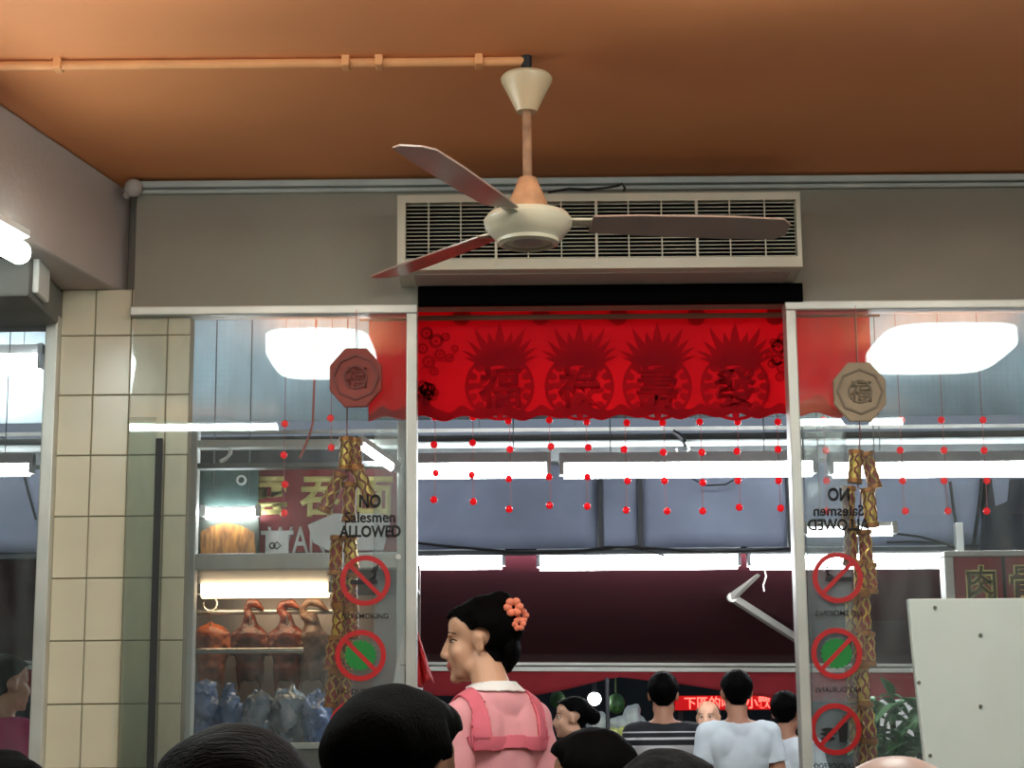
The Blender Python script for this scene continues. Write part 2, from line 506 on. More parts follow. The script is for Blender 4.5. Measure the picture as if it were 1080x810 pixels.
for px in (452, 486, 523, 557, 592, 629, 663, 698, 735, 770, 807):
    thick = px in (523, 629, 735)
    x = P(px, 240, ya).x
    MB().box2(x - (.004 if thick else .0018), x + (.004 if thick else .0018), ya - (.003 if thick else 0), ya + .006, gz0 - (.02 if thick else 0), gz1 + (.004 if thick else 0)).build('grille_bar', acm, ac)
MB().box2(ax0 + .05, ax1 - .03, ya + .05, YW - .03, az0 - .004, az0).build('outlet_panel', mat('outlet_panel', (196, 180, 172), .2), ac)
sh = MB().box2(P(441, 310, YW).x, P(846, 310, YW).x, YW - .02, YW + .02, P(640, 321, YW).z, P(640, 301.5, YW).z).build('door_header', gblack, bevel=.003)
tag(sh, 'black door header bar under the air curtain', 'header bar')
pts = [P(px, py, ya + .12) for px, py in ((578, 203), (600, 199), (620, 200), (640, 198), (652, 196), (656, 194), (659, 198), (658, 202))]
tag(MB().tube(pts, .004).build('power_cable', cable, None, True), 'black power cable lying on top of the air curtain', 'cable')

# ================================================================== INTERIOR LAMPS
def tube_lamp(name, p0, p1, label, m, r=.016, body=.026, up=(0, 0, 1), group=None, bm_=None, hr=None):
    p0, p1, up = Vector(p0), Vector(p1), Vector(up)
    c = (p0 + p1) / 2; d = (p1 - p0).normalized()
    t = thing(name, c, label, 'lamp', group)
    off = up * (r + body * .9)
    MB().cyl(p0 + d * .02, p1 - d * .02, r, seg=14).build('tube', m, t, True)
    mb = MB(); side = d.cross(up).normalized()
    q = [p0 + off + side * body * sx + up * body * sy * .8 for sx, sy in ((-1, -1), (1, -1), (.8, 1), (-.8, 1))]
    mb.prism(q, d, (p1 - p0).length); mb.build('housing', bm_ or white, t)
    for p, s in ((p0, 1), (p1, -1)):
        MB().box(p + off * .5 + d * s * .01, (.02 if abs(d.x) > .5 else r * 2, r * 2 if abs(d.x) > .5 else .02, r * 2 + body)).build('socket', white, t)
    return t


ct = lamp_mat('ceiling_tube_light', (235, 255, 248), E_CEIL_TUBE)
zt_ = ZC - .09
tube_lamp('ceiling_lamp', (-2.5, 1.83, zt_), (-1.26, 1.83, zt_), 'white fluorescent ceiling lamp mirrored in the left pane', ct, .018, .01)
tube_lamp('ceiling_lamp', (.92, 1.83, zt_), (2.15, 1.83, zt_), 'white fluorescent ceiling lamp mirrored in the right pane', ct, .018, .01)
pm = lamp_mat('ceiling_panel_light', (244, 255, 250), E_PANEL)
for x0, x1, lab in ((-1.09, -.60, 'bright oblong ceiling light mirrored in the left pane'), (1.6, 2.22, 'bright oblong ceiling light mirrored in the right pane'), (.22, .84, 'unseen oblong ceiling light added above the diners to brighten the ceiling')):  # the middle lamp is unseen, added to brighten the ceiling
    t = thing('panel_lamp', ((x0 + x1) / 2, 3.6, ZC - .05), lab, 'lamp')
    [MB().cyl((x, 3.75, ZC - .075), (x, 3.75, ZC), .008).build('hanger', white, t, True) for x in (x0 + .1, x1 - .1)]
    mb = MB(); pts = []
    for k in range(24):
        a = 2 * PI * k / 24
        pts.append(((x0 + x1) / 2 + (abs(math.cos(a)) ** .45) * math.copysign(1, math.cos(a)) * (x1 - x0) * .47, 3.75 + (abs(math.sin(a)) ** .45) * math.copysign(1, math.sin(a)) * .4, ZC - .135))
    mb.prism(pts, (0, 0, 1), .065).build('diffuser', pm, t)
# lamp on the slanting beam, only its end in view
lc = P(-2, 252, 5.15)
t = thing('wall_lamp', lc, 'glaring white lamp fixed to the pale beam at far left', 'lamp')
wl = lamp_mat('wall_lamp_light', (240, 255, 250), E_WALL)
dv = (Bq - A).normalized()
e0 = P(20, 266, 5.25); e1 = e0 + dv * 1.2
MB().rcone(e0, .034, e1, .034, 14).build('tube', wl, t, True)
s0 = e0 + Vector((-.03, 0, .05)); q = [e0 + Vector((-.055, 0, .015)), e0 + Vector((.03, 0, .045)), e0 + Vector((.03, 0, .065)), e0 + Vector((-.06, 0, .06))]
MB().prism(q, dv, 1.22).build('reflector', white, t)

# ================================================================== RED PINEAPPLE BANNER
yb = 6.18
bx0, bx1 = P(389, 380, yb).x, P(919, 380, yb).x
bzt = P(640, 316, yb).z
def bzb(x):
    px = 540 + (x / P(840, 440, yb).x) * 300
    return P(640, 441 + 2.2 * math.sin(2 * PI * px / 41.5) - 2.2 * abs(math.sin(PI * (px - 470) / 83)), yb).z
ban = thing('door_banner', ((bx0 + bx1) / 2, yb, bzb(0)), 'red festive banner printed with four pineapples above doorway', 'banner')
redcloth = sheet_mat('red_cloth', (255, 56, 74), 0, .72)
dred = sheet_mat('dark_red_print', (226, 46, 62), 0, .68)
mb = MB(); nx, nz_ = 220, 14; vv = []
for i in range(nx + 1):
    x = bx0 + (bx1 - bx0) * i / nx; zb = bzb(x)
    vv.append([mb.bm.verts.new((x, yb + .004 * math.sin(x * 23) * (1 - j / nz_), zb + (bzt - zb) * j / nz_)) for j in range(nz_ + 1)])
for i in range(nx):
    for j in range(nz_):
        mb.bm.faces.new((vv[i][j], vv[i + 1][j], vv[i + 1][j + 1], vv[i][j + 1]))
cl = mb.build('cloth', redcloth, ban, True)
sm = cl.modifiers.new('thickness', 'SOLIDIFY'); sm.thickness = .0015
PX = (P(640, 380, yb).x - P(540, 380, yb).x) / 100          # metres per pixel at the banner
yp = yb - .0065
def B(px, py, y=yp):
    p = P(px, py, yb); return Vector((p.x, y, p.z))
# darker hem following the scallops
mb = MB(); top, bot = [], []
for i in range(161):
    x = bx0 + (bx1 - bx0) * i / 160
    px = 540 + x / PX
    h = 9 + 9 * max(0, math.cos(2 * PI * (px - 527) / 83)) + 2 * math.sin(px * .3)
    top.append(Vector((x, yp, bzb(x) + h * PX))); bot.append(Vector((x, yp, bzb(x) + .6 * PX)))
vt = [mb.bm.verts.new(p) for p in top]; vb_ = [mb.bm.verts.new(p) for p in bot]
for i in range(160):
    mb.bm.faces.new((vb_[i], vb_[i + 1], vt[i + 1], vt[i]))
hm = mb.build('hem_print', dred, ban)
sm = hm.modifiers.new('thickness', 'SOLIDIFY'); sm.thickness = .001

def leaf(mb, base, tip, wid, bend, t=.0008):
    base, tip = Vector(base), Vector(tip); d = tip - base
    n = Vector((-d.z, 0, d.x)).normalized()
    a, b_ = [], []
    for k in range(7):
        s = k / 6; c = base + d * s + n * (bend * math.sin(PI * s * .5) ** 2); ww = wid * (1 - s) ** .8
        a.append(c + n * ww); b_.append(c - n * ww)
    mb.prism(a[:-1] + [a[-1]] + b_[:-1][::-1], (0, -1, 0), t)
glyphs = {527: '福', 611: '祿', 693: '壽', 775: '發'}
for cx in (527, 611, 693, 775):
    mb = MB(); cyy = 408; lk = 0
    # crown of spiky leaves
    for dx, dy, wid, bend in ((0, -68, 9, 0), (-22, -64, 7, 5), (22, -64, 7, -5), (-36, -46, 6, -3), (36, -48, 6, 3), (-42, -32, 4.5, -6), (42, -36, 4.5, 6), (-38, -24, 4, -6), (42, -26, 4, 6), (-10, -58, 8, 2), (11, -58, 8, -2)):
        lk += 1; leaf(mb, B(cx + dx * .25, cyy - 22, yp - lk * .0003), B(cx + dx, cyy + dy, yp - lk * .0003), wid * 1.1 * PX, bend * PX, .0002)
    # body outline and its scales
    c = B(cx, cyy)
    mb.ring(c, 33 * PX, 36.5 * PX, yp - .0008, yp, 40)
    for k in range(16):
        a = 2 * PI * k / 16
        q = c + Vector((math.cos(a) * 31 * PX, 0, math.sin(a) * 29 * PX))
        mb.ell(q, (5.6 * PX, .0006, 4 * PX), 10, 6, Matrix.Rotation(-a, 3, 'Y'))
    for k in range(18):
        a = 2.4 * k; rr = 24 * math.sqrt((k + 1) / 19)
        q = c + Vector((math.cos(a) * rr * PX, 0, math.sin(a) * rr * PX))
        mb.ell(q, (6.2 * PX, .0006, 3.2 * PX), 10, 6, Matrix.Rotation(a * .7, 3, 'Y'))
    mb.build('pineapple_print', dred, ban)
    put_text('character_print', glyphs[cx], B(cx, cyy + 1, yp - .0012), 44 * PX, dred, ban, bold=.02)
for px in (487, 570, 652, 734, 817):
    c = B(px, 334)
    mb = MB(); mb.prism([c + Vector((math.cos(a) * 10 * PX, 0, math.sin(a) * 10 * PX)) for a in [2 * PI * k / 20 for k in range(20)]], (0, -1, 0), .0008)
    mb.build('medallion_print', dred, ban)
def blossom(cx, cyy, s, vs=1):
    mb = MB()
    for (dx, dy, r) in ((0, 0, 7), (10, 8, 8), (20, 4, 5), (14, 22, 6), (2, 30, 7), (24, 26, 5), (-4, 16, 6), (30, 16, 4), (8, 40, 5)):
        c = B(cx + dx * s, cyy + dy * vs)
        mb.ring(c, r * .55 * PX, r * PX, yp - .0008, yp, 14); mb.ring(c, 0.001 * PX, r * .25 * PX, yp - .0008, yp, 8)
    mb.tube([B(cx - 8 * s, cyy + 40 * vs), B(cx + 6 * s, cyy + 28 * vs), B(cx + 20 * s, cyy + 30 * vs), B(cx + 32 * s, cyy + 18 * vs)], .0012, 4)
    mb.build('blossom_print', dred, ban)
blossom(450, 352, 1); blossom(826, 358, -.5); blossom(446, 408, .45, .4)
for x in (bx0 + .02, bx1 - .02):
    MB().box2(x - .008, x + .008, YW + .095, yb - .012, P(640, 334, yb - .02).z - .006, ZB + .02).build('bracket', MATS['aluminium'], ban)
MB().cyl((bx0 - .03, yb - .02, P(640, 334, yb - .02).z), (bx1 + .03, yb - .02, P(640, 334, yb - .02).z), .009).build('rod', mat('rod_brown', (150, 112, 92), .5), ban, True)

# ================================================================== RED BEAD LIGHT STRINGS
yl = 6.4
bead_m = mat('red_bead', (235, 20, 36), .15, emit=.2, ec=(255, 20, 30))
cord_m = mat('string_pink', (190, 120, 120), .5)
proto = MB().ell((0, 0, 0), .0135, 12, 8); proto.bm.verts.ensure_lookup_table()
bead0 = None
centre = [459, 499, 538, 580, 619, 660, 701, 740, 779, 821]
words = ['leftmost', 'second', 'third', 'fourth', 'fifth', 'sixth', 'seventh', 'eighth', 'ninth', 'rightmost']
beads = {459: (440, 469, 499, 527), 499: (440, 467, 501, 529), 538: (444, 474, 505, 537), 580: (443, 471, 503, 533), 619: (445, 472, 503, 534), 660: (446, 474, 507, 538),
         701: (446, 477, 507, 539), 740: (445, 477, 509, 539), 779: (445, 476, 507, 535), 821: (445, 474, 507, 536)}
jobs = [(px, beads[px], f'{wd} string of red light beads hanging in the open doorway', 'bead strings in the doorway') for px, wd in zip(centre, words)]
jobs += [(300, (447, 480, 511, 541), 'string of red light beads before the noodle signboard', 'bead strings behind the left pane'),
         (349, (441, 472), 'short string of red light beads beside the firecrackers', 'bead strings behind the left pane')]
for px, wd in ((870, 'leftmost'), (951, 'second'), (996, 'third'), (1038, 'rightmost')):
    jobs.append((px, (443, 475, 507, 539), f'{wd} string of red light beads behind the right pane', 'bead strings behind the right pane'))
ztop = P(640, 322, yl).z
for px, ys, lab, grp in jobs:
    x = P(px, 480, yl).x; z0 = P(px, ys[-1], yl).z
    t = thing('bead_string', (x, yl, z0), lab, 'light string', grp)
    MB().cyl((x, yl, z0), (x, yl, ztop + .02), .0013, seg=5).build('cord', cord_m, t)
    for y in ys:
        z = P(px, y, yl).z; jx = random.uniform(-.006, .006)
        if bead0 is None:
            bead0 = MB().ell((x + jx, yl, z), .0125, 12, 8).build('bead', bead_m, t, 'all')
        else:
            copy_part(bead0, t, (jx, 0, z - z0))
rl = MB().box2(P(200, 400, yl).x, 2.0, yl - .01, yl + .01, ztop, ztop + .025).build('bead_rail', dark)
tag(rl, 'dark thin rail behind the banner holding the bead strings', 'rail')

# ================================================================== COVERED WALKWAY OUTSIDE
def zz(py, Y, px=640): return P(px, py, Y).z
st = lamp_mat('street_tube_light', (245, 250, 255), E_STREET)
struct(MB().box2(-7, 7, 6.3, 12.0, 3.75, 3.85).build('ceiling_walkway', mat('walkway_soffit', (70, 74, 76), .9)), 'dark soffit of the covered walkway')
ys = 9.5
tag(MB().box2(-6, 6, ys, ys + .012, zz(441, ys), 3.72).build('plastic_screen', sheet_mat('twinwall_plastic', (214, 228, 232), 34, .5)), 'pale translucent plastic screen above the walkway rails', 'screen')
# rails and beam
yr = 8.9
tag(MB().box2(-6, 6, yr, yr + .12, zz(486, yr), zz(457, yr)).build('fascia_beam', mat('fascia', (96, 100, 100), .6, .2, var=.2), bevel=.005), 'dark grey steel fascia beam behind the bead strings', 'beam')
tag(MB().box2(-6, 6, yr - .03, yr - .01, zz(454.5, yr - .02), zz(451, yr - .02)).build('thin_rail', white_al), 'thin white rail along the top of the fascia', 'rail')
tag(MB().cyl((-6, yr - .06, zz(470, yr)), (6, yr - .06, zz(470, yr)), .017).build('white_pipe', mat('pipe_white', (205, 212, 210), .35), None, True), 'long white pipe fixed along the grey fascia', 'pipe')
t = thing('hanging_hook', P(720, 465, yr - .12), 'black and silver hook hanging from the white pipe', 'hook')
MB().tube([P(px, py, yr - .1) for px, py in ((709, 455), (716, 459), (721, 464), (724, 471))], .014).build('arm', black, t, True)
MB().tube([P(px, py, yr - .11) for px, py in ((724, 466), (727, 474), (722, 480), (715, 478), (713, 473))], .008).build('hook_end', white_al, t, True)

yt = 8.5
def street(x0, x1, py, Y, lab, r=.03, grp=None, hang=3.75, body=.03):
    t = tube_lamp('street_lamp_tube', (P(x0, py, Y).x, Y, zz(py, Y)), (P(x1, py, Y).x, Y, zz(py, Y)), lab, st, r, body, group=grp)
    for q in (.2, .8):
        x = P(x0 + (x1 - x0) * q, py, Y).x
        MB().cyl((x, Y, zz(py, Y) + r + .05), (x, Y, hang), .0025, seg=6).build('hanger', grey_metal, t)
    return t
street(385, 581, 496, yt, 'short bright tube lamp at upper left of the doorway', .032)
street(590, 861, 497, yt, 'long bright tube lamp at upper right of the doorway', .032)
street(874, 1150, 499, yt, 'long bright tube lamp high behind the right pane', .032)
street(-120, 36, 491, yt, 'tube lamp seen through the far left partition', .026)
street(-60, 46, 380, 9.2, 'upper tube lamp before the screen behind the far left partition', .05)

for x0_, x1_, wd in ((-3.6, -2.4, 'leftmost'), (-1.9, -.7, 'second'), (.9, 2.1, 'third'), (2.5, 3.7, 'rightmost')):
    t = tube_lamp('screen_lamp', (x0_, 9.95, 3.3), (x1_, 9.95, 3.3), f'{wd} tube lamp glowing through the plastic screen', st, .03, .02, group='lamps behind the plastic screen')
    for x in (x0_ + .2, x1_ - .2):
        MB().cyl((x, 9.95, 3.36), (x, 9.95, 3.75), .004, seg=6).build('hanger', grey_metal, t)

# blue-grey tarpaulin panels with dark posts
yq = 10.8
tarp = sheet_mat('blue_grey_tarpaulin', (142, 148, 164), 0, .3)
z0, z1 = zz(578, yq), zz(485, yq)
def tarpaulin(a, b_, lab, y=yq):
    mb = MB(); n = 24; rows = []
    for i in range(n + 1):
        x = P(a, 540, y).x + (P(b_, 540, y).x - P(a, 540, y).x) * i / n
        rows.append([mb.bm.verts.new((x, y + .012 * math.sin(x * 9 + j), z0 + (z1 - z0) * j / 6)) for j in range(7)])
    for i in range(n):
        for j in range(6):
            mb.bm.faces.new((rows[i][j], rows[i + 1][j], rows[i + 1][j + 1], rows[i][j + 1]))
    o = mb.build('tarpaulin', tarp, None, True); s = o.modifiers.new('thickness', 'SOLIDIFY'); s.thickness = .003
    return tag(o, lab, 'tarpaulin', 'blue-grey tarpaulins')
tarpaulin(-260, 130, 'blue-grey tarpaulin behind the far left partition')
tarpaulin(134, 630, 'widest blue-grey tarpaulin left of the two dark posts')
tarpaulin(636, 672, 'narrow blue-grey tarpaulin between the two dark posts')
tarpaulin(678, 829, 'blue-grey tarpaulin just right of the two dark posts')
tarpaulin(836, 1035, 'blue-grey tarpaulin behind the right pane and crossing cables')
tarpaulin(1048, 1300, 'blue-grey tarpaulin at the far right edge')
for px, lab in ((633, 'left of the two close dark tarpaulin posts'), (675, 'right of the two close dark tarpaulin posts'), (832.5, 'dark tarpaulin post hidden beside right door post')):
    x = P(px, 540, yq).x
    tag(MB().box2(x - .014, x + .014, yq - .03, yq + .03, z0 - .02, z1).build('tarpaulin_post', black), lab, 'post', 'tarpaulin posts')
tag(MB().box2(-6, 6, yq - .03, yq + .03, z0 - .035, z0 - .01).build('lower_rail', dark), 'dark rail under the blue-grey tarpaulins', 'rail')
# cables
def wire(pts, Y, r, lab):
    tag(MB().tube([P(a, b_, Y) for a, b_ in pts], r, 6).build('loose_cable', cable, None, True), lab, 'cable')
wire(((436, 572), (480, 577), (540, 582), (600, 583), (640, 577), (690, 578), (740, 582), (800, 580), (836, 578)), 10.765, .008, 'sagging black cable under the tarpaulins across the doorway')
wire(((520, 584), (570, 582), (620, 580), (672, 576), (705, 588)), 10.765, .006, 'thin black cable crossing the sagging cable')
wire(((730, 505), (745, 512), (765, 511), (776, 505)), 10.765, .005, 'thin looped cable on the tarpaulin by the right tube lamp')
wire(((1002, 508), (1006, 540), (1013, 578)), 10.765, .009, 'slanting black cable left of the dark opening')
wire(((1036, 505), (1032, 540), (1026, 580)), 10.765, .01, 'black cable along left side of the dark opening')
wire(((940, 562), (970, 566), (1000, 574), (1015, 582)), 10.765, .007, 'lower black cable sloping towards the maroon shop sign')
wire(((935, 572), (965, 571), (995, 573), (1010, 578)), 10.765, .007, 'second black cable sloping towards the maroon shop sign')
wire(((0, 458), (20, 480), (30, 520), (38, 548)), 10.765, .007, 'black cable hanging behind the far left partition')
# dark opening between tarpaulins, right: flat dark sheet stands in for the unlit gap
tag(MB().prism([P(px, py, 10.62) for px, py in ((1046, 508), (1040, 530), (1033, 583), (1090, 583), (1090, 505), (1066, 505), (1064, 528), (1050, 534))], (0, 1, 0), .03).build('dark_opening_sheet', mat('opening_dark', (24, 26, 34), .9)), 'dark sheet standing in for the unlit opening beside the right tarpaulin', 'cloth')
for px, lab in ((1022, 'pale metal post left of the dark opening'), (1076, 'pale metal post right of the dark opening')):
    x = P(px, 560, 10.5).x
    tag(MB().box2(x - .022, x + .022, 10.72, 10.78, zz(588, 10.5, px), zz(546, 10.5, px)).build('metal_bracket', white_al, bevel=.004), lab, 'bracket')

# second row of lamps and the retractable awning
y2 = 11.3
street(400, 533, 592, y2, 'lower tube lamp above the woman with the orange flower', .042)
street(566, 781, 594, y2, 'lower tube lamp in the middle of the doorway', .042)
street(788, 1000, 595, y2, 'lower tube lamp reaching behind the right pane', .042)
ya0, ya1 = 11.6, 14.0
za0 = zz(585, ya0)
def bar_z(x, Y=14.0):      # the front bar dips to the right, as in the photo
    return P(540, 698.5, Y).z - (x - 0) * .012
aw = thing('retractable_awning', (0, ya1, bar_z(0) - .2), 'dark maroon retractable awning with white front bar', 'awning')
maroon = mat('maroon_canvas', (78, 15, 30), .85, var=.12, scale=1.5, bump=.05, bscale=4)
mb = MB(); rows = []; n = 30
for i in range(n + 1):
    x = -6 + 12 * i / n
    rows.append([mb.bm.verts.new((x, ya0 + (ya1 - ya0) * j / 8, za0 + (bar_z(x) - za0) * j / 8 - .03 * math.sin(PI * j / 8))) for j in range(9)])
for i in range(n):
    for j in range(8):
        mb.bm.faces.new((rows[i][j], rows[i + 1][j], rows[i + 1][j + 1], rows[i][j + 1]))
o = mb.build('canvas', maroon, aw, True); o.modifiers.new('thickness', 'SOLIDIFY').thickness = .006
ang = math.atan(.012)
for dz, h in ((0.0, .028), (-.04, .034)):
    MB().box((0, ya1, bar_z(0) - .01 + dz), (12, .05 + abs(dz), h), ry=ang).build('front_bar', mat('bar_white', (206, 204, 190), .4), aw, bevel=.004)
val = mat('valance_red', (140, 26, 34), .85, var=.1)
mb = MB(); rows = []
n = 120
for i in range(n + 1):
    px = -140 + 1360 * i / n
    x = P(px, 720, ya1).x
    if px < 560: yb_ = 734
    elif px < 650: yb_ = 734 - 20 * ((px - 560) / 90) ** 1.2
    elif px < 720: yb_ = 714 + 8 * (px - 650) / 70
    elif px < 850: yb_ = 722 + 20 * (px - 720) / 130
    else: yb_ = 740
    zb = P(px, yb_, ya1).z; ztp = bar_z(x) - .065
    rows.append([mb.bm.verts.new((x, ya1 + .02 * math.sin(px * .16) * (1 - j / 4) - .02, zb + (ztp - zb) * j / 4)) for j in range(5)])
for i in range(n):
    for j in range(4):
        mb.bm.faces.new((rows[i][j], rows[i + 1][j], rows[i + 1][j + 1], rows[i][j + 1]))
o = mb.build('valance', val, aw, True); o.modifiers.new('thickness', 'SOLIDIFY').thickness = .004
# folding arm, slung under the canvas
def awn(px, py, Y): return P(px, py, Y)
arm = mat('arm_white', (186, 182, 172), .4)
p_a, p_b, p_c = awn(804, 598, 11.9), awn(772, 630, 12.3), awn(850, 680, 13.2)
for a, b_ in ((p_a, p_b), (p_b, p_c)):
    d = b_ - a; q = d.to_track_quat('Z', 'Y').to_matrix().to_4x4()
    mb = MB(); bmesh.ops.create_cube(mb.bm, size=1, matrix=Matrix.Translation((a + b_) / 2) @ q @ Matrix.Diagonal((.04, .05, d.length + .03, 1)))
    mb.build('folding_arm', arm, aw, bevel=.006)
MB().cyl(p_b - Vector((0, .03, 0)), p_b + Vector((0, .03, 0)), .032).build('arm_joint', arm, aw, True)
MB().tube([awn(806, 600, 11.85), awn(808, 608, 11.85), awn(805, 617, 11.85), awn(806, 624, 11.85)], .006).build('pull_cord', arm, aw, True)

# ------------------------------------------------------------------ market stalls in the dark beyond
struct(MB().box2(-9, 9, 19.5, 19.7, 0, 4).build('wall_street', mat('night_wall', (34, 38, 40), .95, var=.4, scale=1.2)), 'dark shopfront across the street')
# shop sign with glowing red letters
ysn = 16.5
t = thing('led_sign', P(770, 745, ysn), 'red glowing shop sign behind the man in white', 'sign')
a, b_ = P(712, 734, ysn), P(822, 748, ysn)
for x in (a.x + .05, b_.x - .05):
    MB().box2(x - .02, x + .02, ysn + .06, ysn + .1, 0, a.z).build('post', dark, t)
MB().box2(a.x, b_.x, ysn, ysn + .06, b_.z, a.z).build('panel', mat('led_panel', (70, 4, 8), .5, emit=.25, ec=(255, 0, 10)), t)
ledm = lamp_mat('led_letters', (255, 70, 60), 3.0)
put_text('letters', '下區的吧是小歡', Vector(((a.x + b_.x) / 2, ysn - .004, (a.z + b_.z) / 2)), .105, ledm, t, bold=.015, sx=.98)
# bulb
c = P(627, 737, 14.6)
t = thing('market_bulb', c, 'round white glowing bulb over the market stall', 'lamp')
MB().ell(c, .05, 16, 12).build('bulb', lamp_mat('bulb_light', (255, 255, 250), 9), t, True)
MB().cyl(c + Vector((0, 0, .045)), c + Vector((0, 0, .12)), .02).build('socket', black, t, True)
MB().cyl(c + Vector((0, 0, .12)), Vector((c.x, c.y, 2.045)), .005, seg=6).build('cord', cable, t)
# thin poles
for px, Y, r, m_, lab in ((563, 13, .012, white_al, 'thin white pole beside the woman in pink'), (641, 12.5, .014, dark, 'dark thin pole beside the hanging green fruit'), (581, 9.5, .01, white_al, 'short white stick low beside the woman in pink')):
    x = P(px, 760, Y).x
    top = zz(735 if px < 600 and Y > 10 else (715 if Y > 10 else 794), Y, px)
    tag(MB().cyl((x, Y, 0), (x, Y, top), r).build('pole', m_, None, True), lab, 'pole')
# market table with goods
tb = thing('market_table', P(650, 806, 15.2), 'market stall table behind the striped shirt', 'table')
zt2 = P(650, 782, 15.2).z
MB().box2(P(560, 800, 15.2).x, P(735, 800, 15.2).x, 14.9, 15.7, zt2 - .05, zt2).build('top', mat('table_wood', (110, 98, 80), .7, var=.2), tb, bevel=.006)
for sx in (P(565, 800, 15.2).x, P(730, 800, 15.2).x):
    for sy in (14.95, 15.65):
        MB().box2(sx - .03, sx + .03, sy - .03, sy + .03, 0, zt2 - .05).build('leg', MATS['table_wood'], tb)
bagm = mat('clear_bag', (220, 228, 220), .35, var=.25, scale=14, bump=.6, bscale=18)
yelm = mat('yellow_greens', (206, 210, 120), .5, var=.3, scale=20, bump=.4)
for i, (px, w_, h_, m_, lab) in enumerate(((632, 24, 30, bagm, 'white wrapped bundle behind the bun of the dark-haired woman'), (655, 26, 26, bagm, 'white wrapped bundle right of the dark pole'),
        (668, 24, 38, bagm, 'tallest white wrapped bundle on the market table'), (648, 16, 12, yelm, 'yellow-green bundle beside the dark pole'), (662, 16, 14, yelm, 'yellow-green bundle before the striped shirt'), (680, 16, 12, yelm, 'yellow-green bundle close to the striped shirt'))):
    Y = 15.3 - (.25 if m_ is yelm else 0); s = 15.4 / F
    c = P(px, 800, Y)
    mb = MB(); mb.ell((c.x, Y, zt2 + h_ * s * .5), (w_ * s * .5, .09, h_ * s * .5), 18, 12)
    for v in mb.bm.verts:
        v.co += Vector((noise.noise(v.co * 14), noise.noise(v.co * 14 + Vector((9, 0, 0))), noise.noise(v.co * 14 + Vector((0, 9, 0))))) * .035
        v.co.z = max(v.co.z, zt2 + .001)
    tag(mb.build('produce_bundle', m_, None, True), lab, 'produce', 'goods on the market table')
mf = thing('fruit_stand', P(620, 800, 14.6), 'thin steel stand holding the hanging green fruit', 'stand')
for px in (556, 706):
    x = P(px, 760, 14.6).x
    MB().cyl((x, 14.6, 0), (x, 14.6, 2.05), .014).build('post', dark, mf, True)
MB().cyl((P(556, 760, 14.6).x, 14.6, 2.05), (P(706, 760, 14.6).x, 14.6, 2.05), .012).build('bar', dark, mf, True)
gfm = mat('green_fruit', (52, 92, 40), .5, var=.3, scale=30, bump=.4, bscale=60)
for px, py, r, lab in ((650, 742, 9, 'green hanging fruit right of the dark pole'), (588, 738, 8, 'green hanging fruit left of the dark-haired woman')):
    c = P(px, py, 14.6); s = 14.8 / F
    t = thing('hanging_fruit', c, lab, 'fruit', 'hanging green fruit')
    MB().ell(c, (r * s, r * s, r * s * 1.15), 18, 12).build('flesh', gfm, t, True)
    MB().cyl(c + Vector((0, 0, r * s)), Vector((c.x, c.y, 2.045)), .008, seg=6).build('stem', mat('stem_green', (60, 80, 40), .7), t)

# ------------------------------------------------------------------ leafy plant behind right pane
def leafy(name, c, n, spread, h, lab, lm, pot=True):
    t = thing(name, (c.x, c.y, 0), lab, 'plant')
    rnd = random.Random(int(abs(c.x) * 100) + n)
    MB().cyl((c.x, c.y, 0), (c.x, c.y, .5), .13, .17, 20).build('pot', mat('plant_pot', (92, 64, 48), .7), t, True)
    MB().tube([(c.x, c.y, .48), (c.x + .01, c.y, .8), (c.x, c.y, c.z + h * .5)], .014).build('stem', MATS['stem_green'] if 'stem_green' in MATS else lm, t, True)
    for k in range(n):
        b0 = Vector((c.x + rnd.uniform(-spread, spread), c.y + rnd.uniform(-spread, spread) * .7, c.z + rnd.uniform(-h, h)))
        d = Vector((rnd.uniform(-1, 1), rnd.uniform(-1, .6), rnd.uniform(-.9, .7))).normalized(); L_ = rnd.uniform(.09, .16)
        s_ = d.cross(Vector((0, 0, 1))).normalized(); up = s_.cross(d).normalized(); wd = L_ * .24
        mb = MB(); V = []
        for q in range(5):
            u_ = q / 4; ww = wd * math.sin(PI * (.08 + .9 * u_)); mid = b0 + d * L_ * u_ - up * .05 * u_ * u_
            V.append([mb.bm.verts.new(mid - s_ * ww + up * ww * .4), mb.bm.verts.new(mid), mb.bm.verts.new(mid + s_ * ww + up * ww * .4)])
        for q in range(4):
            for e in range(2):
                mb.bm.faces.new((V[q][e], V[q][e + 1], V[q + 1][e + 1], V[q + 1][e]))
        o = mb.build('leaf', lm, t, True); o.modifiers.new('thickness', 'SOLIDIFY').thickness = .002
    return t
leafm = mat('leaf_green', (62, 110, 58), .45, var=.35, scale=8)
leafy('potted_plant', P(942, 772, 8.8), 110, .14, .16, 'leafy green plant behind right pane beside firecrackers', leafm)
tag(MB().box2(P(925, 700, 9.6).x, P(960, 700, 9.6).x, 9.55, 9.6, 0, zz(738, 9.6, 940)).build('white_display_board', white, bevel=.01), 'white board glowing behind the leafy plant', 'board')

